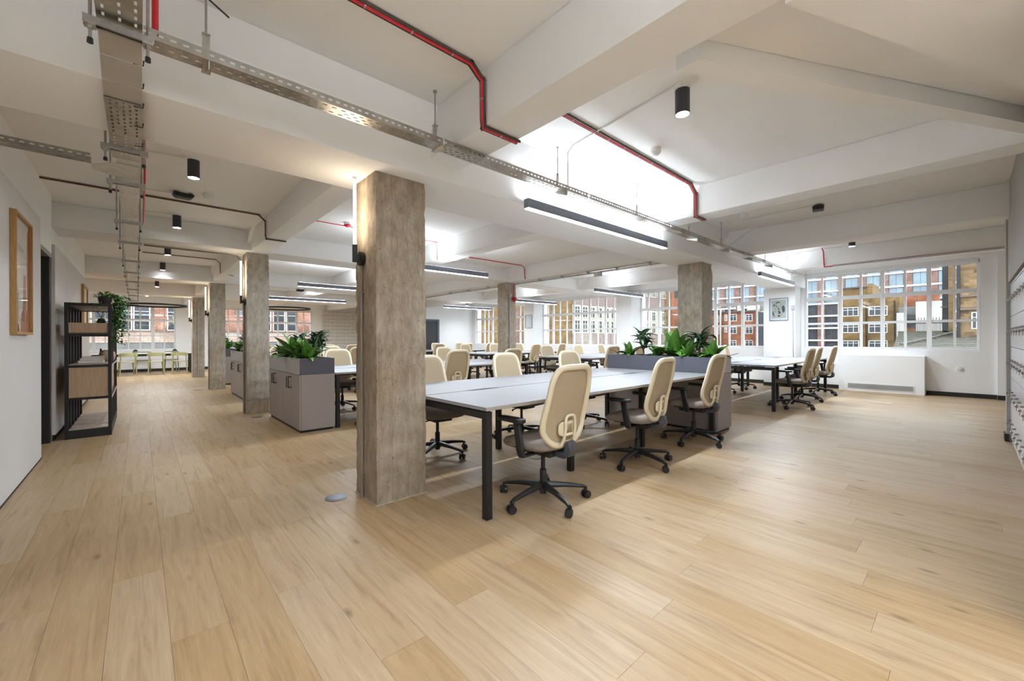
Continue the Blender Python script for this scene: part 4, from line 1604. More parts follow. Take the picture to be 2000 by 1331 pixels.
def cable_run(pts, label, r=0.009, tray=True, offset=(0, 0.014, 0), n=1):
    t = thing('fire_cable', label, 'cable')
    MB().tube(pts, r, 8).build('red_cable', RED, t, smooth=True)
    if tray:
        P = [Vector(p) for p in pts]
        m = MB()
        for a, b in zip(P[:-1], P[1:]):
            e = (b - a).normalized() * 0.012
            m.bar(a - Vector(offset) - e, b - Vector(offset) + e, 0.007, 0.016)
            m.bar(a + Vector(offset) - e, b + Vector(offset) + e, 0.005, 0.012)
        m.build('backing_tray', DKTRAY, t)
        L = 0.0
        for a, b in zip(P[:-1], P[1:]):
            k = int((b - a).length / 0.22)
            for i in range(k):
                c = a.lerp(b, (i + 0.5) / k)
                MB().cyl(c - (b - a).normalized() * 0.004, c + (b - a).normalized() * 0.004, r + 0.002, n=8).build('clip', GALV, t)
    return t


zc = SLAB - 0.012
cable_run([(0.45, 2.03, zc), (1.50, 2.03, zc), (1.59, 2.03, zc - 0.07), (1.593, 2.03, 2.56), (1.60, 2.03, 2.508), (1.885, 2.03, 2.508)],
          'thick red fire cable crossing the front ceiling bay and beam', 0.0125, offset=(0, 0.019, 0))
cable_run([(1.89, 2.03, zc), (4.46, 2.03, zc), (4.585, 2.03, zc - 0.08), (4.587, 2.03, 2.60), (4.59, 2.03, 2.538), (4.80, 2.03, 2.538)],
          'red fire cable across the second ceiling bay to the smoke detector', 0.010, offset=(0, 0.017, 0))
cable_run([(9.55, 1.85, zc), (9.66, 1.85, zc - 0.05), (9.697, 1.85, 2.58), (9.705, 1.85, 2.532), (9.705, 1.72, 2.532)],
          'red cable dropping on the beam before the radiator cover window', 0.010, tray=False)
cable_run([(XL - 0.02, 6.42, zc), (1.20, 6.42, zc), (1.275, 6.42, zc - 0.07), (1.278, 6.42, 2.60), (1.29, 6.42, 2.558), (1.52, 6.42, 2.558)],
          'red fire cable crossing the aisle ceiling past the emergency unit', 0.008, offset=(0, 0.012, 0))
cable_run([(1.56, 6.2, zc), (3.84, 6.2, zc), (3.848, 6.2, 2.58), (3.86, 6.2, 2.56)], 'red cable in the aisle side bay with red detector', 0.006, tray=False)
cable_run([(4.16, 6.9, zc), (6.55, 6.9, zc), (6.63, 6.9, zc - 0.06), (6.636, 6.9, 2.60), (6.66, 6.9, 2.558)], 'red cable stepping down the mid room beam', 0.009, tray=False)
cable_run([(0.035, 4.4, 2.86), (0.035, 4.42, 2.45), (0.035, 6.0, 2.45)], 'red cable clipped along the side of the aisle tray', 0.007, tray=False)
cable_run([(0.055, 2.36, SLAB - 0.01), (0.055, 2.37, 2.56), (0.055, 2.385, 2.49)], 'red cable dropping into the corner of the two trays', 0.012, tray=False)
cable_run([(6.93, 7.60, 2.56), (6.93, 7.606, 2.20)], 'red cable down the mid room column to its sounder', 0.008, tray=False)
conduit('conduit', [(0.05, 10.6, zc), (1.20, 10.6, zc), (1.27, 10.6, zc - 0.07), (1.275, 10.6, 2.60), (1.50, 10.6, 2.558)], 'brown conduit crossing the aisle ceiling beyond the second column', 0.010, mat('brown_conduit', (0.24, 0.16, 0.14), 0.5))
conduit('conduit', [(2.50, 9.0, zc), (3.75, 9.0, zc), (3.845, 9.0, zc - 0.08), (3.848, 9.0, 2.58), (3.95, 9.0, 2.555)], 'grey conduit stepping down a beam past the second row', 0.011)
conduit('conduit', [(2.65, 1.29, zc), (2.80, 2.30, zc), (2.80, 2.36, 2.82), (2.80, 2.36, 2.6), (2.80, 2.36, 2.50)], 'white cable from the near downlight down to the long tray', 0.007, WCABLE)
conduit('conduit', [(6.35, 1.30, zc), (6.43, 2.38, zc)], 'thin white conduit to the black emergency unit', 0.006, WCABLE)
for i, y in enumerate((4.84, 6.1, 7.14, 9.55)):
    conduit('conduit', [(0.03, y + 0.05, zc), (0.20, y + 0.02, zc), (0.32, y, zc)], 'short white cable feeding the %s aisle ceiling fitting' % ('first', 'second', 'third', 'fourth')[i], 0.006, WCABLE)
conduit('cable_rod', [(0.16, 2.20, 2.70), (0.30, 2.20, 2.62)], 'loose black cable end above the tray corner', 0.004, BLACKP)

for dz in (0.0, 0.02):
    conduit('conduit', [(9.70, 1.72, 2.528 + dz), (9.70, -3.4, 2.528 + dz)], '%s thin brown conduit along the beam over the radiator cover window' % ('lower' if dz == 0 else 'upper'), 0.005, mat('brown_conduit', (0.24, 0.16, 0.14), 0.5))

# detectors and emergency units


def smoke(x, y, label, red=False, z=SLAB):
    t = thing('smoke_detector', label, 'smoke detector', (x, y, z), 0, 'ceiling detectors')
    m = RED if red else PLASTW
    MB().lathe([(0.045, -0.03), (0.048, -0.02), (0.048, 0.0)], n=20).build('base', PLASTW, t, smooth=True)
    MB().lathe([(0.018, -0.062), (0.03, -0.058), (0.046, -0.042), (0.05, -0.03)], n=20).build('sensor_head', m, t, smooth=True)
    return t


smoke(3.42, 1.87, 'white smoke detector beside the red cable in the second bay')
smoke(6.12, 2.06, 'white smoke detector near the black emergency unit by the beam')
smoke(0.60, 5.92, 'white smoke detector over the aisle with red lead')
smoke(2.25, 6.05, 'red detector in the aisle side ceiling bay', True)
smoke(3.05, 9.0, 'white detector over the third aisle side bench')
smoke(5.0, 6.9, 'white detector on the mid room red cable')
for i, (x, y, rz, lab) in enumerate(((6.46, 1.29, 0.2, 'black faceted emergency light unit in the front ceiling bay'), (0.38, 6.05, 0.1, 'black faceted emergency light unit over the aisle'), (3.2, 12.0, 0.0, 'small black emergency unit beyond the third row'))):
    z = SLAB if i < 2 else 2.53
    t = thing('emergency_light', lab, 'emergency light', (x, y, z), rz)
    MB().lathe([(0.06, -0.012), (0.06, 0)], n=8).build('mount', PLASTW, t)
    MB().prism([(-0.10, -0.03), (-0.07, -0.065), (0.07, -0.065), (0.10, -0.03), (0.09, -0.012), (-0.09, -0.012)], 'y', -0.06, 0.06).build('housing', BLACKP, t, bevel=0.01)
t = thing('fire_sounder', 'round red fire sounder on the mid room column', 'alarm', (6.93, 7.60, 2.16))
MB().lathe([(0.01, -0.09), (0.04, -0.085), (0.055, -0.05), (0.055, 0.0)], n=20).build('bell', RED, t, smooth=True)
for o in t.children:
    o.rotation_euler = (-PI / 2, 0, 0)
    o.rotation_euler = (PI * 0.5, 0, 0)
    o.rotation_euler[0] = -PI / 2
    o.location = (0, 0, 0)

# ------------------------------------------------------------------ shelf unit with ornaments
sh = thing('shelf_unit', 'black framed open shelf divider with pale oak boxes beside the left wall', 'shelf', (0, 0, 0))
SX0, SX1, SY0, SY1, SH = -0.662, -0.258, 7.20, 8.80, 1.64
pw = 0.032
for x in (SX0, SX1 - pw):
    for y in (SY0, SY1 - pw):
        b1('post', BLACKM, sh, x, x + pw, y, y + pw, 0, SH)
for z0, z1 in ((SH - 0.032, SH), (1.24, 1.268), (0.857, 0.885), (0.462, 0.49), (0.0, 0.10)):
    for y in (SY0, SY1 - pw):
        b1('end_rail', BLACKM, sh, SX0 + pw, SX1 - pw, y + 0.002, y + pw - 0.002, z0, z1)
    for x in (SX0, SX1 - pw):
        b1('side_rail', BLACKM, sh, x + 0.002, x + pw - 0.002, SY0 + pw, SY1 - pw, z0, z1)
for z in (1.255, 0.872):
    b1('shelf_board', OAKP, sh, SX0 + pw, SX1 - pw, SY0 + pw, SY1 - pw, z, z + 0.02)
b1('top_board', mat('taupe_top', (0.32, 0.26, 0.23), 0.5), sh, SX0 + pw, SX1 - pw, SY0 + pw, SY1 - pw, SH - 0.022, SH - 0.004)
for k in range(4):
    y0 = SY0 + pw + k * 0.385
    b1('floor_board', OAKP, sh, SX0 + pw, SX1 - pw, y0, y0 + 0.372, 0.085, 0.108, bevel=0.002)
for k in range(1, 5):
    y = SY0 + k * (SY1 - SY0) / 5
    for x in (SX0 + 0.004, SX1 - pw + 0.004):
        for z0, z1 in ((0.10, 0.462), (0.885, 1.24), (1.268, SH - 0.032)):
            b1('slat', BLACKM, sh, x, x + 0.024, y - 0.03, y + 0.03, z0, z1)
b1('oak_box', OAK, sh, SX0 + pw + 0.002, SX1 - pw - 0.002, SY0 + 0.006, SY0 + 0.50, 1.277, 1.398, bevel=0.002)
b1('oak_box', OAK, sh, SX0 + pw + 0.002, SX1 - pw - 0.002, SY0 + 0.006, SY1 - 0.05, 0.492, 0.855, bevel=0.002)
sb_ = MB()
for zz in (0.47, 0.87):
    sb_.box(SX1 - 0.001, SX1 + 0.004, SY0 + pw, SY1 - pw, zz - 0.006, zz + 0.012)
sb_.build('edge_trim', OAKP, sh)
bk = [(0.892, 0.035, 0.30, 0.21, (0.62, 0.55, 0.55)), (0.927, 0.028, 0.28, 0.20, (0.70, 0.64, 0.63)), (0.955, 0.022, 0.26, 0.19, (0.76, 0.74, 0.72))]
for i, (z, h, w, d, c) in enumerate(bk):
    t = thing('book', 'pale %s hardback, %s of the stack on the shelf' % (('mauve', 'blush', 'ivory')[i], ('bottom', 'middle', 'top')[i]), 'book', (-0.46 + 0.008 * i, 7.62, z), 0.04 * i, 'books stacked on the shelf')
    b1('cover', mat('book_%d' % i, c, 0.6), t, -w / 4 - 0.04, w / 4 + 0.04, -d / 2, d / 2, 0, h, bevel=0.002)
    b1('pages', mat('paper', (0.85, 0.82, 0.76), 0.8), t, -w / 4 - 0.036, w / 4 + 0.042, -d / 2 - 0.001, d / 2 - 0.006, 0.004, h - 0.004)
tag(MB().lathe([(0.05, 0), (0.06, 0.01), (0.05, 0.05), (0.014, 0.10), (0.010, 0.17), (0.013, 0.175)], (-0.40, 8.15, 0.892), 20).build('bottle_vase', BLACKP, None, smooth=True),
    'black narrow necked bottle vase on the shelf', 'vase')
tag(MB().lathe([(0.045, 0), (0.075, 0.03), (0.085, 0.08), (0.078, 0.125), (0.05, 0.155), (0.03, 0.16)], (-0.325, 7.90, 0.892), 24).build('round_vase', mat('tan_clay', (0.46, 0.34, 0.25), 0.7), None, smooth=True),
    'round tan clay vase on the shelf', 'vase')
tag(MB().lathe([(0.03, 0), (0.045, 0.015), (0.03, 0.06), (0.02, 0.065)], (-0.36, 7.45, 1.40), 16).build('small_vase', BLACKP, None, smooth=True), 'small black vase with dried stalks standing on the upper oak box', 'vase')
t = thing('dried_stalks', 'few dark dried stalks in the small black shelf vase', 'dried plant', (-0.36, 7.45, 1.455))
for k in range(5):
    a = k * 1.3
    MB().tube([(0, 0, 0), (0.02 * math.cos(a), 0.02 * math.sin(a), 0.05), (0.05 * math.cos(a), 0.05 * math.sin(a), 0.10)], 0.0025, 5).build('stalk', BARK, t)
# trailing plant
tp = thing('trailing_plant', 'trailing green pothos spilling from a dark pot over the shelf corner', 'plant', (-0.325, 7.42, SH))
MB().lathe([(0.05, 0), (0.062, 0.05), (0.07, 0.10), (0.064, 0.10), (0.06, 0.085)], n=20).build('pot', mat('brown_pot', (0.045, 0.032, 0.028), 0.6), tp, smooth=True)
fo = MB()
r = random.Random(3)


def small_leaf(mb, c, yaw, pitch, s):
    c = Vector(c)
    f = Vector((math.cos(yaw) * math.cos(pitch), math.sin(yaw) * math.cos(pitch), math.sin(pitch)))
    sd = Vector((-math.sin(yaw), math.cos(yaw), 0))
    n = f.cross(sd)
    mb._add([c, c + f * s * 0.5 + sd * s * 0.38 + n * s * 0.08, c + f * s, c + f * s * 0.5 - sd * s * 0.38 + n * s * 0.08, c + f * s * 0.5 - n * s * 0.04],
            [(0, 1, 4), (1, 2, 4), (2, 3, 4), (3, 0, 4)])


for i in range(150):
    a = r.uniform(0, 6.28)
    q = r.uniform(0, 0.11)
    small_leaf(fo, (q * math.cos(a) + 0.01, q * math.sin(a), 0.09 + 0.09 * r.random() * (1 - q / 0.16)), a, r.uniform(-0.5, 0.9), r.uniform(0.025, 0.045))
for k in range(15):
    x0 = r.uniform(0.08, 0.19)
    y0 = r.uniform(-0.20, 0.12)
    ln = r.uniform(0.30, 0.66)
    for i in range(int(ln / 0.012)):
        z = 0.12 - i * 0.012
        small_leaf(fo, (x0 + r.uniform(-0.025, 0.035), y0 + r.uniform(-0.03, 0.03), z), r.uniform(-2.2, 1.2), r.uniform(-1.2, 0.2), r.uniform(0.026, 0.052))
for k in range(3):
    y0 = r.uniform(-0.2, -0.08)
    x0 = -0.02 - 0.035 * k
    for i in range(int(0.22 / 0.014)):
        small_leaf(fo, (x0 + r.uniform(-0.012, 0.012), -0.24, 0.02 - i * 0.014 * (1.2 - 0.3 * k)), r.uniform(-2.2, 0), r.uniform(-1.0, 0.2), r.uniform(0.014, 0.022))
o = fo.build('foliage', leaf_mat('pothos_leaf', (0.06, 0.20, 0.025), (0.10, 0.30, 0.04)), tp)
o['kind'] = 'stuff'

# ------------------------------------------------------------------ framed pictures


def poly_flat(name, pts, m, parent, axis, at, th=0.0012):
    a0, a1 = (at, at + th)
    return MB().prism(pts, axis, a0, a1).build(name, m, parent)


ART1 = mat('print_cream', (0.80, 0.70, 0.64), 0.5, var=0.05)
TERRA = mat('print_terracotta', (0.50, 0.19, 0.11), 0.5, var=0.15, scale=4)
REFL_GREEN = mat('reflected_plant_green', (0.16, 0.24, 0.10), 0.5, var=0.3, scale=12)
PDARK = mat('print_charcoal', (0.035, 0.035, 0.04), 0.6, var=0.1)
PBLUE = mat('print_slate', (0.07, 0.08, 0.11), 0.6, var=0.1)
PGREY = mat('print_stone', (0.53, 0.51, 0.46), 0.7, var=0.03)

pf = thing('framed_picture', 'tall golden oak framed print on the left wall in the foreground', 'picture', (0, 0, 0))
PX, PY0, PY1, PZ0, PZ1 = XL + 0.001, 4.90, 5.56, 1.235, 2.20
fw = 0.022
b1('frame_side', GOLDWOOD, pf, PX, PX + 0.035, PY0, PY0 + fw, PZ0, PZ1)
b1('frame_side', GOLDWOOD, pf, PX, PX + 0.035, PY1 - fw, PY1, PZ0, PZ1)
b1('frame_bottom', GOLDWOOD, pf, PX, PX + 0.035, PY0 + fw, PY1 - fw, PZ0, PZ0 + fw)
b1('frame_top', GOLDWOOD, pf, PX, PX + 0.035, PY0 + fw, PY1 - fw, PZ1 - fw, PZ1)
pr = b1('print', ART1, pf, PX + 0.001, PX + 0.010, PY0 + fw, PY1 - fw, PZ0 + fw, PZ1 - fw)
poly_flat('print_shape', [(5.22, 1.26), (5.47, 1.26), (5.47, 1.40), (5.44, 1.44), (5.42, 1.74), (5.34, 1.74), (5.30, 1.44), (5.22, 1.40)], TERRA, pr, 'x', PX + 0.010)
poly_flat('print_shape', [(4.96, 1.28), (5.10, 1.32), (5.12, 1.52), (5.08, 1.74), (5.03, 1.60), (4.98, 1.50)], REFL_GREEN, pr, 'x', PX + 0.010)  # shelf plant mirrored in the glass, painted on as a print shape
poly_flat('print_shape', [(4.95, 1.26), (5.15, 1.26), (5.12, 1.32), (4.97, 1.34)], PDARK, pr, 'x', PX + 0.0115)
poly_flat('print_shape', [(5.48, 1.26), (5.536, 1.26), (5.536, 2.16), (5.48, 2.10)], TERRA, pr, 'x', PX + 0.0105)
poly_flat('print_shape', [(4.96, 1.92), (5.36, 1.92), (5.34, 1.945), (4.97, 2.0)], PGREY, pr, 'x', PX + 0.010)
gq = MB()
gq._add([(PX + 0.020, PY0 + fw, PZ0 + fw), (PX + 0.020, PY1 - fw, PZ0 + fw), (PX + 0.020, PY1 - fw, PZ1 - fw), (PX + 0.020, PY0 + fw, PZ1 - fw)], [(0, 1, 2, 3)])
pg = gq.build('glass', PGLASS, pf)

pf = thing('framed_picture', 'second oak framed picture farther along the left wall', 'picture', (0, 0, 0))
for a, b in ((10.15, 10.19), (10.90, 10.94)):
    b1('frame_side', GOLDWOOD, pf, XL + 0.001, XL + 0.035, a, b, 1.40, 2.15)
for a, b in ((1.40, 1.44), (2.11, 2.15)):
    b1('frame_rail', GOLDWOOD, pf, XL + 0.001, XL + 0.035, 10.19, 10.90, a, b)
b1('print', mat('print_pale', (0.72, 0.70, 0.64), 0.6, var=0.2, scale=5), pf, XL + 0.001, XL + 0.012, 10.19, 10.90, 1.44, 2.11)

SILV = mat('silver_frame', (0.20, 0.205, 0.235), 0.4, metal=0.3)
pf = thing('framed_picture', 'silver framed abstract print of black shapes on the window pier', 'picture', (11.549, 0, 0))


def pic_x(pf, y0, y1, z0, z1, fw, mount, inner):
    b1('frame_side', SILV, pf, -0.02, 0.0, y0, y0 + fw, z0, z1)
    b1('frame_side', SILV, pf, -0.02, 0.0, y1 - fw, y1, z0, z1)
    b1('frame_rail', SILV, pf, -0.02, 0.0, y0 + fw, y1 - fw, z0, z0 + fw)
    b1('frame_rail', SILV, pf, -0.02, 0.0, y0 + fw, y1 - fw, z1 - fw, z1)
    b1('mount', mount, pf, -0.006, 0.0, y0 + fw, y1 - fw, z0 + fw, z1 - fw)


AY0, AY1, AZ0, AZ1 = 2.90, 3.295, 1.60, 2.145
pic_x(pf, AY0, AY1, AZ0, AZ1, 0.012, mat('mount_white', (0.80, 0.80, 0.82), 0.7), None)
pr = b1('print', PGREY, pf, -0.0075, -0.006, AY0 + 0.045, AY1 - 0.045, AZ0 + 0.06, AZ1 - 0.055)


def ax(u, v):  # u 0..1 from the left of the print as seen, v 0..1 from its top
    return (AY1 - 0.045 - u * (AY1 - AY0 - 0.09), AZ1 - 0.055 - v * (AZ1 - AZ0 - 0.115))


shapes = [([(0.27, 0.16), (0.36, 0.09), (0.46, 0.07), (0.56, 0.10), (0.59, 0.15), (0.46, 0.13), (0.34, 0.17)], PDARK),
          ([(0.09, 0.27), (0.24, 0.17), (0.19, 0.36)], PDARK),
          ([(0.28, 0.22), (0.33, 0.24), (0.35, 0.34), (0.52, 0.36), (0.42, 0.38), (0.30, 0.36)], PDARK),
          ([(0.50, 0.36), (0.56, 0.29), (0.54, 0.34)], PDARK),
          ([(0.42, 0.42), (0.47, 0.41), (0.56, 0.50), (0.65, 0.52), (0.52, 0.53), (0.43, 0.48)], PDARK),
          ([(0.44, 0.58), (0.52, 0.56), (0.66, 0.70), (0.46, 0.79), (0.49, 0.66)], PDARK),
          ([(0.77, 0.28), (0.86, 0.31), (0.92, 0.42), (0.91, 0.64), (0.78, 0.71), (0.72, 0.55), (0.71, 0.42)], PBLUE),
          ([(0.13, 0.58), (0.14, 0.72), (0.24, 0.92), (0.12, 0.84), (0.06, 0.72), (0.08, 0.64)], PDARK),
          ([(0.42, 0.83), (0.62, 0.83), (0.56, 0.92), (0.48, 0.93)], PDARK),
          ([(0.21, 0.44), (0.25, 0.43), (0.31, 0.53), (0.27, 0.51)], PDARK),
          ([(0.20, 0.68), (0.32, 0.56), (0.34, 0.57), (0.22, 0.69)], PDARK),
          ([(0.62, 0.16), (0.635, 0.16), (0.665, 0.30), (0.66, 0.50), (0.645, 0.50), (0.645, 0.30)], PDARK),
          ([(0.64, 0.82), (0.76, 0.72), (0.77, 0.735), (0.65, 0.835)], PDARK)]
for pts, m in shapes:
    MB().prism([ax(*p) for p in pts], 'x', -0.009, -0.0075).build('print_shape', m, pr)
b1('glass', GLASS, pf, -0.015, -0.013, AY0 + 0.012, AY1 - 0.012, AZ0 + 0.012, AZ1 - 0.012)

pf = thing('framed_picture', 'small grey framed pale relief print on the distant window pier', 'picture', (11.579, 0, 0))
pic_x(pf, 11.62, 12.0, 1.60, 2.13, 0.012, mat('pale_relief', (0.62, 0.64, 0.67), 0.7, var=0.12, scale=18, bump=0.8, bscale=14), None)

# ------------------------------------------------------------------ radiator cover, sockets, floor plates
rc = thing('radiator_cover', 'white box radiator cover with grey grille below the big window', 'radiator cover', (0, 0, 0))
b1('casing', WHITE, rc, 11.76, XW - 0.001, 0.60, 1.98, 0, 0.80, bevel=0.004)
b1('grille_frame', FRAMEW, rc, 11.752, 11.76, 0.745, 1.835, 0.055, 0.185)
b1('grille_back', mat('grille_grey', (0.30, 0.30, 0.29), 0.6), rc, 11.750, 11.7525, 0.765, 1.815, 0.070, 0.170)
gm = MB().box(-0.004, 0, 0.765, 1.815, 0, 0.004).data('slat', mat('grille_slat', (0.52, 0.52, 0.51), 0.5))
for k in range(10):
    link('slat', gm, rc, (11.7505, 0, 0.0715 + k * 0.0100))
for i, (y, z, lab) in enumerate(((0.12, 0.56, 'white round socket right of the radiator cover'), (2.13, 0.56, 'white round socket left of the radiator cover'))):
    t = thing('wall_socket', lab, 'socket', (XW - 0.001, y, z))
    m = MB()
    m.cyl((-0.022, 0, 0), (0, 0, 0), 0.04, 0.045, 20)
    m.build('plate', PLASTW, t, smooth=True)
    MB().cyl((-0.03, 0.0, 0), (-0.022, 0, 0), 0.022, n=16).build('face', PLASTW, t, smooth=True)
for i, (x, y, s) in enumerate(((1.09, 3.18, 0), (1.335, 7.30, 0), (1.02, 12.2, 0))):
    lab = ('round grey floor outlet cap beside the foreground column', 'round floor outlet cap at the second column foot', 'round floor outlet cap near the third column')[i]
    t = thing('floor_outlet', lab, 'floor outlet', (x, y, 0.0005))
    MB().lathe([(0.075, 0), (0.075, 0.003), (0.062, 0.005), (0.0005, 0.005)], n=28).build('rim', mat('outlet_grey', (0.14, 0.15, 0.17), 0.4, metal=0.4), t, smooth=True)
    MB().lathe([(0.055, 0.005), (0.055, 0.0062), (0.0005, 0.0062)], n=28).build('lid', mat('outlet_lid', (0.20, 0.21, 0.24), 0.35, metal=0.4), t)
for i, (x, y) in enumerate(((9.93, 1.05), (8.65, 2.76), (3.0, 3.0))):
    t = thing('floor_box', ('flush rectangular floor box in the open floor before the windows', 'flush floor box under the window side bench', 'flush floor box under the front aisle side bench')[i], 'floor box', (x, y, 0.0005))
    b1('rim', GALVD, t, -0.12, 0.12, -0.15, 0.15, 0, 0.003)
    b1('lid', mat('lid_oak', (0.46, 0.36, 0.24), 0.5), t, -0.108, 0.108, -0.138, 0.138, 0.003, 0.0042)

# ------------------------------------------------------------------ lockers
LKX = 0.335
for bnk in range(4):
    x1 = 7.27 - bnk * 3 * LKX
    x0 = x1 - 3 * LKX
    t = thing('locker_bank', 'white key locker bank, %s from the window end' % ('first', 'second', 'third', 'fourth')[bnk], 'locker', (0, 0, 0), 0, 'locker banks')
    b1('carcass', LOCKER, t, x0 + 0.001, x1 - 0.001, -0.84, -0.333, 0.05, 1.775)
    b1('plinth', mat('locker_plinth', (0.62, 0.63, 0.68), 0.4), t, x0 + 0.001, x1 - 0.001, -0.82, -0.325, 0, 0.05)
    b1('top_trim', LOCKER, t, x0 + 0.001, x1 - 0.001, -0.336, -0.312, 1.757, 1.775)
    for c in range(3):
        for rw in range(5):
            za = 0.055 + rw * 0.340
            xa = x0 + c * LKX
            dr = b1('locker_door', LOCKER, t, xa + 0.0025, xa + LKX - 0.0025, -0.332, -0.314, za + 0.0025, za + 0.3375, bevel=0.0015)
            kx, kz = xa + LKX - 0.05, za + 0.20
            k = MB()
            k.cyl((kx, -0.314, kz), (kx, -0.306, kz), 0.010, n=10)
            k.build('lock', CHROME, dr, smooth=True)
            k = MB()
            k.box(kx - 0.002, kx + 0.002, -0.306, -0.290, kz - 0.008, kz + 0.008)
            k.cyl((kx, -0.287, kz + 0.004), (kx, -0.287, kz - 0.022), 0.0012, n=5)
            k.lathe([(0.003, -0.048), (0.010, -0.044), (0.011, -0.030), (0.004, -0.022)], (kx, -0.287, kz), 8)
            k.box(kx - 0.002, kx + 0.002, -0.289, -0.285, kz - 0.075, kz - 0.046)
            k.build('key', CHROME, dr)

# ------------------------------------------------------------------ far table and olive chairs
ft = thing('long_table', 'long black framed table under the far end window', 'table', (0.1, 19.25, 0))
b1('table_top', mat('table_top_pale', (0.70, 0.69, 0.67), 0.4), ft, -1.3, 1.36, -0.35, 0.35, 0.70, 0.725, bevel=0.003)
for s in (-1, 1):
    b1('apron', BLACKM, ft, -1.25, 1.31, s * 0.31 - 0.02, s * 0.31 + 0.02, 0.62, 0.70)
    for x in (-1.22, 1.28):
        b1('leg', BLACKM, ft, x - 0.03, x + 0.03, s * 0.31 - 0.03, s * 0.31 + 0.03, 0, 0.62)


def make_olive():
    t = thing('cafe_chair', 'x', 'chair')
    s = MB()
    pts = [(math.copysign(abs(math.cos(a)) ** 0.6, math.cos(a)) * 0.225, math.copysign(abs(math.sin(a)) ** 0.6, math.sin(a)) * 0.215 + 0.01) for a in [2 * PI * i / 24 for i in range(24)]]
    s.prism(pts, 'z', 0.435, 0.462)
    s.build('seat', mat('olive_seat', (0.46, 0.43, 0.30), 0.6), t, bevel=0.006, bseg=2)
    for sx in (-1, 1):
        MB().cyl((sx * 0.165, 0.165, 0.44), (sx * 0.20, 0.20, 0), 0.02, 0.013, 8).build('leg', OLIVE, t, smooth=True)
        MB().tube([(sx * 0.205, -0.25, 0), (sx * 0.185, -0.19, 0.44), (sx * 0.175, -0.215, 0.62), (sx * 0.165, -0.24, 0.72)], [0.012, 0.021, 0.018, 0.014], 8).build('rear_leg', OLIVE, t, smooth=True)
    b = MB()
    n = 10
    vs, fs = [], []
    for i in range(n + 1):
        u = -1 + 2 * i / n
        x = u * 0.235
        y = -0.262 + 0.075 * u * u
        e = 0.012 * (abs(u) ** 6)
        vs += [(x, y, 0.64 + e), (x, y, 0.755 - e * 2), (x, y + 0.02, 0.755 - e * 2), (x, y + 0.02, 0.64 + e)]
    for i in range(n):
        for j in range(4):
            fs.append((i * 4 + j, i * 4 + (j + 1) % 4, (i + 1) * 4 + (j + 1) % 4, (i + 1) * 4 + j))
    fs += [(0, 1, 2, 3), tuple(n * 4 + j for j in (3, 2, 1, 0))]
    b._add(vs, fs)
    b.build('backrest', OLIVE, t, smooth=True, angle=50)
    return t


oc = make_olive()
spots = [(-0.30, 18.55, 0.15, 'olive wooden cafe chair at the far table, left of the front three'), (0.42, 18.50, 0.0, 'olive wooden cafe chair at the far table, middle of the front three'),
         (1.05, 18.45, -0.1, 'olive wooden cafe chair at the far table, right of the front three'), (0.10, 19.86, PI, 'olive cafe chair behind the far table, left one facing us'), (0.86, 19.86, PI - 0.2, 'olive cafe chair behind the far table, right one facing us')]
for i, (x, y, rz, lab) in enumerate(spots):
    if i == 0:
        oc.location = (x, y, 0)
        oc.rotation_euler = (0, 0, rz)
        oc['label'] = lab
        oc['group'] = 'olive cafe chairs at the far table'
    else:
        dup(oc, (x, y, 0), rz, lab, 'olive cafe chairs at the far table')
for i, (x, lab) in enumerate(((-0.1, 'small grey succulent bowl on the far table, left'), (0.95, 'small grey succulent bowl on the far table, right'))):
    t = thing('succulent_bowl', lab, 'plant', (x, 19.2, 0.725))
    MB().lathe([(0.05, 0), (0.08, 0.03), (0.085, 0.06)], n=16).build('bowl', mat('grey_clay', (0.20, 0.21, 0.20), 0.7), t, smooth=True)
    q = MB()
    for k in range(40):
        small_leaf(q, (0, 0, 0.05), k * 2.4, 0.2 + k * 0.03, 0.09)
    o = q.build('rosette', mat('succulent_green', (0.09, 0.14, 0.09), 0.6), t)

# ------------------------------------------------------------------ the street outside
GZ = -9.0
b1('ground', mat('street_ground', (0.18, 0.18, 0.18), 0.9), None, 12.6, 180, -60, 130, GZ - 0.5, GZ)
struct('ground', bpy.data.objects['ground'], 'grey yard ground outside the windows', 'ground')
g2 = b1('ground', mat('street_ground', (0.18, 0.18, 0.18), 0.9), None, -40, 12.6, 21.2, 130, GZ - 0.5, GZ)
struct('ground', g2, 'grey yard ground beyond the far end wall', 'ground')

BY = brick_mat('yellow_brick', (0.25, 0.155, 0.062), (0.165, 0.10, 0.042), (0.20, 0.155, 0.10), 'X', 0.15, 0.45)
BYN = brick_mat('yellow_brick_near', (0.27, 0.165, 0.062), (0.17, 0.10, 0.042), (0.19, 0.14, 0.085), 'X', 0.17, 0.5)
BR = brick_mat('red_brick', (0.33, 0.115, 0.06), (0.24, 0.08, 0.042), (0.30, 0.20, 0.14), 'X', 0.13, 0.4)
BP = brick_mat('pinkish_brick', (0.27, 0.155, 0.125), (0.20, 0.11, 0.09), (0.28, 0.21, 0.18), 'X', 0.2, 0.6)
BS = brick_mat('rubble_stone', (0.28, 0.18, 0.09), (0.11, 0.07, 0.042), (0.16, 0.12, 0.085), 'X', 0.22, 0.5)
BFR = brick_mat('courtyard_red_brick', (0.36, 0.14, 0.085), (0.24, 0.09, 0.06), (0.36, 0.28, 0.23), 'Y')
BFP = brick_mat('courtyard_pale_brick', (0.50, 0.365, 0.29), (0.40, 0.28, 0.225), (0.24, 0.17, 0.14), 'Y', 0.105, 0.32)
BYY = brick_mat('yellow_brick_side', (0.25, 0.155, 0.062), (0.165, 0.10, 0.042), (0.20, 0.155, 0.10), 'Y', 0.15, 0.45)
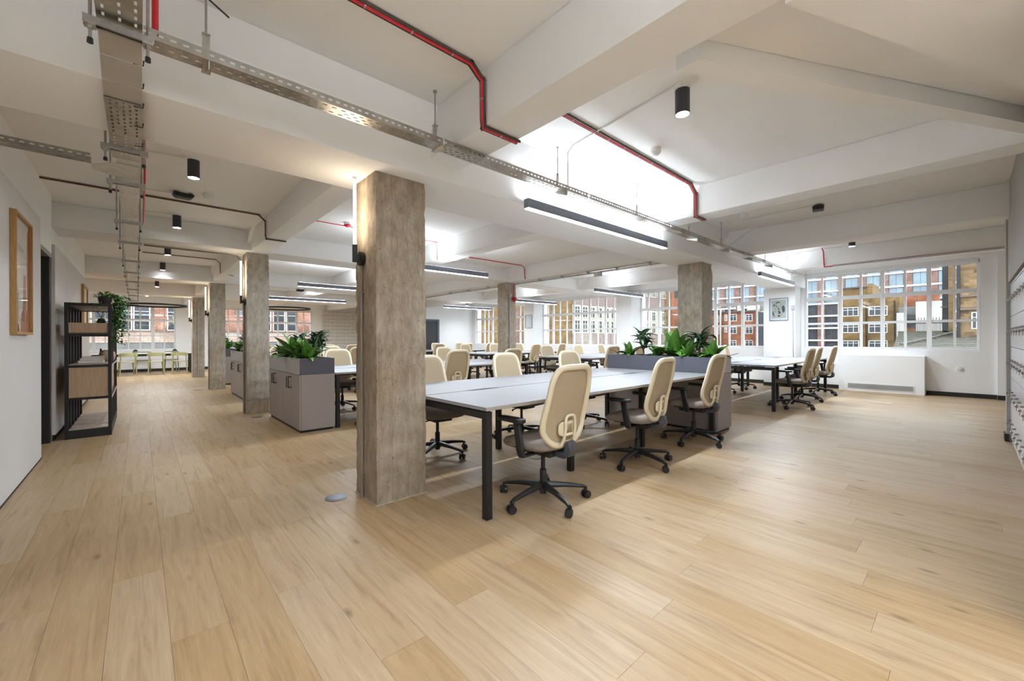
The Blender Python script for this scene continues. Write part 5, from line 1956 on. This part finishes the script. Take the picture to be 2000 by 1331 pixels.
BRY = brick_mat('red_brick_side', (0.33, 0.12, 0.06), (0.25, 0.085, 0.042), (0.30, 0.20, 0.14), 'Y', 0.13, 0.4)
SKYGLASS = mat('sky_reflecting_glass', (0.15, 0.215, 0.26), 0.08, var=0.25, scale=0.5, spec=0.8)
DKGLASS = mat('dark_glass', (0.04, 0.045, 0.052), 0.25, var=0.4, scale=0.8, spec=0.4)
WHF = mat('white_window_frame', (0.78, 0.77, 0.74), 0.6)
CRF = mat('cream_window_frame', (0.60, 0.56, 0.47), 0.6)
BANDW = mat('white_stone_band', (0.86, 0.86, 0.86), 0.6)
BROWNCL = mat('brown_cladding', (0.23, 0.165, 0.14), 0.8, var=0.08, scale=1.5, stretch=(1, 1, 0.1))
STONEP = mat('carved_stone_panel', (0.30, 0.235, 0.20), 0.9, var=0.2, scale=2.5, bump=0.6, bscale=3)
SLATER = mat('mossy_slate', (0.15, 0.14, 0.11), 0.85, var=0.25, scale=3.0, bump=0.5, bscale=8)


def bx_ax(mb, axis, p0, p1, u0, u1, z0, z1):
    if axis == 'X':
        mb.box(p0, p1, u0, u1, z0, z1)
    else:
        mb.box(u0, u1, p0, p1, z0, z1)


def ext_window(parent, axis, plane, u0, u1, z0, z1, frame_m, glass_m, nx=2, nz=2, fw=0.08, proud=0.04):
    f = MB()
    p0, p1 = plane - proud, plane + 0.02
    bx_ax(f, axis, p0, p1, u0, u1, z0, z0 + fw)
    bx_ax(f, axis, p0, p1, u0, u1, z1 - fw, z1)
    bx_ax(f, axis, p0, p1, u0, u0 + fw, z0 + fw, z1 - fw)
    bx_ax(f, axis, p0, p1, u1 - fw, u1, z0 + fw, z1 - fw)
    for i in range(1, nx):
        c = u0 + (u1 - u0) * i / nx
        bx_ax(f, axis, p0 + 0.01, p1, c - fw * 0.35, c + fw * 0.35, z0 + fw, z1 - fw)
    for i in range(1, nz):
        c = z0 + (z1 - z0) * (i / nz if nz != 2 else 0.68)
        bx_ax(f, axis, p0 + 0.012, p1, u0 + fw, u1 - fw, c - fw * 0.3, c + fw * 0.3)
    w = f.build('window', frame_m, parent)
    g = MB()
    bx_ax(g, axis, plane - 0.012, plane + 0.02, u0 + fw, u1 - fw, z0 + fw, z1 - fw)
    g.build('pane', glass_m, w)
    return w


# modern office block far behind
ob = thing('office_block', 'modern office block of pink brick piers, white bands and blue glass', 'building', (0, 0, 0))
OX = 105.0
w = MB()
w.box(OX + 0.4, OX + 12, -12, 55, GZ, 26)
w.build('core_wall', mat('dark_core', (0.10, 0.10, 0.11), 0.8), ob)
per = 3.26
y = 23.19 + 7 * per
cells = []
k = 0
while y > -8:
    # glass from y-2.03 to y ; pier below it
    w = MB()
    w.box(OX, OX + 0.5, y - per, y - 2.05, GZ, 26)
    w.build('brick_pier', BP, ob)
    cells.append((y - 2.05, y))
    y -= per
for z in [10.49 + 2.52 * j for j in range(-5, 6)]:
    b1('stone_band', BANDW, ob, OX - 0.15, OX + 0.45, -8, 48, z, z + 0.30)
    for i, (ya, yb) in enumerate(cells):
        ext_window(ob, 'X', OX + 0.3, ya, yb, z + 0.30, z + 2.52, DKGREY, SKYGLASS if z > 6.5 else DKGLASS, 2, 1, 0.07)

# yellow brick block
yb_ = thing('brick_block', 'yellow brick flat roofed block with white strip windows outside the big window', 'building', (0, 0, 0))
w = MB()
w.box(68, 80, 5.6, 11.4, GZ, 6.25)
w.box(68.5, 74, 8.26, 11.3, 6.25, 7.6)
w.box(68.4, 74.2, 8.1, 8.6, 6.25, 7.95)
w.build('brick_wall', BY, yb_)
b1('coping', mat('dark_coping', (0.08, 0.08, 0.08), 0.8), yb_, 68.3, 74, 8.6, 11.3, 7.5, 7.66)
for (a, b, z0, z1) in ((9.40, 11.04, 3.89, 5.04), (6.67, 8.44, 3.85, 5.03), (9.37, 11.05, 1.75, 2.83), (6.68, 8.45, 1.72, 2.85), (9.38, 11.06, -0.30, 0.76), (6.68, 8.45, -0.30, 0.77)):
    ext_window(yb_, 'X', 68, a, b, z0, z1, WHF, DKGLASS, 3, 2, 0.08)
MB().cyl((67.9, 6.02, -2), (67.9, 6.02, 5.6), 0.07).build('downpipe', BLACKM, yb_)
MB().cyl((67.9, 8.66, -2), (67.9, 8.66, 5.2), 0.07).build('downpipe', BLACKM, yb_)
rb = thing('brick_block', 'orange red brick gable between the yellow block and white walls', 'building', (0, 0, 0))
b1('brick_wall', BR, rb, 74, 80, 3.2, 5.55, GZ, 6.9)
b1('parapet', BR, rb, 73.9, 74.5, 2.4, 4.4, 5.6, 6.6)
wt = thing('terrace_wall', 'stained white rendered terrace walls with black railings above the slate roof', 'building', (0, 0, 0))
RENDERW = mat('stained_render', (0.50, 0.47, 0.44), 0.9, var=0.18, scale=0.9, stretch=(1, 1, 0.3))
b1('render_wall', RENDERW, wt, 64, 66, 1.5, 3.95, GZ, 5.1)
b1('render_wall', RENDERW, wt, 64.2, 65.5, 4.74, 5.54, GZ, 3.95)
b1('grey_shed', mat('shed_grey', (0.16, 0.16, 0.155), 0.9, var=0.2), wt, 65.5, 67, 3.95, 5.45, 2.2, 4.7)
b1('canopy', mat('shed_dark', (0.07, 0.07, 0.07), 0.9), wt, 64.6, 66, 3.9, 5.3, 3.15, 3.7)
for k in range(26):
    yy = 1.0 + k * 0.105
    b1('railing_bar', BLACKM, wt, 58.9, 58.95, yy, yy + 0.045, 1.7, 2.9 + 0.25 * (k % 2))
b1('railing_rail', BLACKM, wt, 58.9, 58.95, 1.0, 3.8, 2.55, 2.62)
rf = thing('slate_roof', 'low mossy slate roof with a dark sloping flashing outside the big window', 'roof', (0, 0, 0))
m = MB()
m._add([(52, -2.0, 1.60), (52, 4.35, 1.60), (34, 3.10, 0.52), (34, -2.0, 0.52), (52, -2, -4), (52, 4.35, -4), (34, 3.1, -4), (34, -2.0, -4)],
       [(0, 1, 2, 3), (4, 7, 6, 5), (0, 4, 5, 1), (1, 5, 6, 2), (2, 6, 7, 3), (3, 7, 4, 0)])
m.build('slates', SLATER, rf)
for k in range(14):
    x = 35 + k * 1.25
    z = 0.52 + (x - 34) / 18 * 1.08
    m = MB()
    m.bar((x, -1.9, z + 0.012), (x, 3.1 + (x - 34) / 18 * 1.2, z + 0.012), 0.9, 0.03)
    m.build('slate_course', SLATER, rf)
MB().bar((50, 0.55, 1.62), (36, 2.9, 0.74), 0.16, 0.10).build('flashing', mat('lead_flashing', (0.10, 0.085, 0.08), 0.7), rf)
b1('gutter', mat('moss_gutter', (0.10, 0.11, 0.05), 0.9), rf, 52, 52.3, -2, 4.4, 1.45, 1.72)
cs = thing('chimney_stack', 'tall black flue stack with satellite dish outside the big window', 'chimney', (0, 0, 0))
b1('stack', mat('soot_black', (0.03, 0.03, 0.032), 0.8, var=0.3), cs, 52, 52.6, 1.18, 1.56, 0, 9)
MB().lathe([(0.02, 0), (0.16, 0.03), (0.24, 0.10)], (51.6, 1.46, 3.7), 20).build('satellite_dish', mat('dish_grey', (0.18, 0.19, 0.22), 0.6), cs)
st = thing('stone_house', 'old rubble stone gable wall at the right edge of the big window', 'building', (0, 0, 0))
b1('stone_wall', BS, st, 44, 50, -4.5, 0.60, GZ, 9)
b1('stone_strip', BYN, st, 56.5, 58, 0.90, 1.36, GZ, 10)
MB().cyl((43.9, 0.50, -2), (43.9, 0.50, 9), 0.09).build('downpipe', BLACKM, st)
b1('ledge', mat('stone_ledge', (0.14, 0.11, 0.085), 0.9), st, 43.7, 44, -4.5, 0.42, 3.1, 3.25)
b1('ledge', mat('stone_ledge', (0.14, 0.11, 0.085), 0.9), st, 43.8, 44, -4.5, 0.42, 4.05, 4.15)
ext_window(st, 'X', 44, -0.62, -0.12, 1.75, 2.95, WHF, DKGLASS, 2, 2, 0.06)
ext_window(st, 'X', 44, -0.75, -0.48, 4.7, 6.0, WHF, DKGLASS, 1, 2, 0.06)

# red brick block (second window)
rd = thing('brick_block', 'red brick block with white casement windows seen past the board marked column', 'building', (0, 0, 0))
b1('brick_wall', BR, rd, 60, 72, 18.35, 26.0, GZ, 4.62)
b1('coping', mat('dark_coping', (0.08, 0.08, 0.08), 0.8), rd, 59.8, 60.4, 18.2, 26, 4.6, 4.8)
for (a, b, z0, z1) in ((22.27, 22.61, 3.52, 4.36), (21.05, 21.93, 3.43, 4.37), (19.12, 19.96, 3.36, 4.29), (22.28, 22.62, 1.90, 2.62), (21.05, 21.99, 1.71, 2.66), (19.08, 19.97, 1.69, 2.61),
                       (21.11, 21.94, -0.1, 0.82), (19.08, 20.03, -0.1, 0.82), (23.3, 23.7, 3.4, 4.3), (23.3, 23.7, 1.7, 2.6)):
    ext_window(rd, 'X', 60, a, b, z0, z1, WHF, DKGLASS, 2, 2, 0.06)
b1('brick_return', BY, rd, 59.6, 60, 17.9, 18.35, GZ, 4.5)
b1('dark_block', mat('charcoal_render', (0.05, 0.055, 0.065), 0.8), rd, 58, 62, 16.0, 17.9, GZ, 4.35)
MB().cyl((59.5, 22.95, -4), (59.5, 22.95, 5.1), 0.17, n=14).build('steel_flue', GALV, rd, smooth=True)
rp_ = MB()
rp_.cyl((63, 21.9, 4.6), (63, 21.9, 5.8), 0.35, n=12)
rp_.cyl((63, 21.2, 4.9), (63, 22.4, 5.3), 0.28, n=12)
rp_.box(62.5, 64, 19.0, 20.6, 4.6, 5.6)
rp_.build('roof_ducts', GALV, rd)

# courtyard: yellow wall, cream fronted wing
yw = thing('brick_wing', 'plain yellow brick wing filling the left half of the third window', 'building', (0, 0, 0))
b1('brick_wall', BYN, yw, 36, 36.5, 30.2, 70, GZ, 14)
b1('patched_brick', BP, yw, 35.95, 35.999, 38.5, 41.0, GZ, 5.0)
cw = thing('cream_wing', 'cream framed window wing with carved stone panels and brown cladding', 'building', (0, 0, 0))
b1('cladding', BROWNCL, cw, 36.52, 57.4, 30.0, 36, 5.04, 14)
b1('core', mat('cream_render', (0.52, 0.48, 0.40), 0.8), cw, 36.52, 57.4, 30.05, 36, 1.72, 5.04)
b1('stone_base', STONEP, cw, 36.52, 57.4, 30.0, 36, GZ, 1.72)
x = 36.5
k = 0
while x < 56.5:
    for z0, z1 in ((3.55, 4.90), (1.80, 3.30)):
        ext_window(cw, 'Y', 30.03, x + 0.15, x + 1.15, z0, z1, CRF, DKGLASS, 2, 2, 0.09, 0.09)
    for s in range(1):
        b1('pilaster', CRF, cw, x - 0.05, x + 0.10, 29.9, 30.06, 1.72, 5.04)
        b1('carved_panel', STONEP, cw, x + 0.12, x + 1.2, 29.93, 30.0, 0.35, 1.62)
    if x > 52:
        ext_window(cw, 'Y', 30.0, x + 0.15, x + 1.15, 6.9, 7.9, CRF, DKGLASS, 2, 2, 0.09, 0.09)
    x += 1.42
    k += 1
cr = thing('brick_wing', 'narrow red and yellow brick return beside the board marked column', 'building', (0, 0, 0))
b1('brick_wall', BYY, cr, 57.45, 58.98, 29.9, 34, GZ, 13)
b1('brick_wall', BRY, cr, 59.0, 66, 29.8, 34, GZ, 13)
ext_window(cr, 'Y', 29.8, 60.0, 62.0, 7.2, 9.2, DKGREY, DKGLASS, 2, 2, 0.1)

# building facing the far end windows
fb = thing('courtyard_building', 'red brick building with cream windows and pale brick base behind the far windows', 'building', (0, 0, 0))
b1('red_brick', BFR, fb, -9, 14, 28.0, 32, 1.64, 9)
b1('ledge', mat('stone_ledge', (0.14, 0.11, 0.085), 0.9), fb, -9, 14, 27.88, 28.0, 1.585, 1.645)
b1('pale_brick', BFP, fb, -9, 14, 27.94, 32, 1.04, 1.585)
b1('dark_base', mat('grey_base', (0.14, 0.135, 0.125), 0.9, var=0.2, scale=2), fb, -9, 14, 27.98, 32, GZ, 1.04)
for (a, b) in ((-4.6, -3.9), (-3.8, -3.1), (-2.45, -1.75), (-1.72, -1.05), (-0.82, -0.26), (-0.22, 0.42), (1.07, 1.75), (1.8, 2.45), (2.9, 3.5), (5.2, 5.85), (5.95, 6.6), (6.65, 7.30)):
    ext_window(fb, 'Y', 28.0, a, b, 1.66, 3.1, CRF, DKGLASS, 1, 3, 0.045, 0.05)
lv = b1('louvre', DKGREY, fb, 4.08, 4.55, 27.96, 28.0, 2.5, 2.95)
for k in range(6):
    b1('louvre_blade', GALVD, lv, 4.09, 4.54, 27.94, 27.965, 2.52 + k * 0.07, 2.545 + k * 0.07)
b1('white_band', BANDW, fb, 2.5, 9, 27.92, 27.96, 1.36, 1.44)
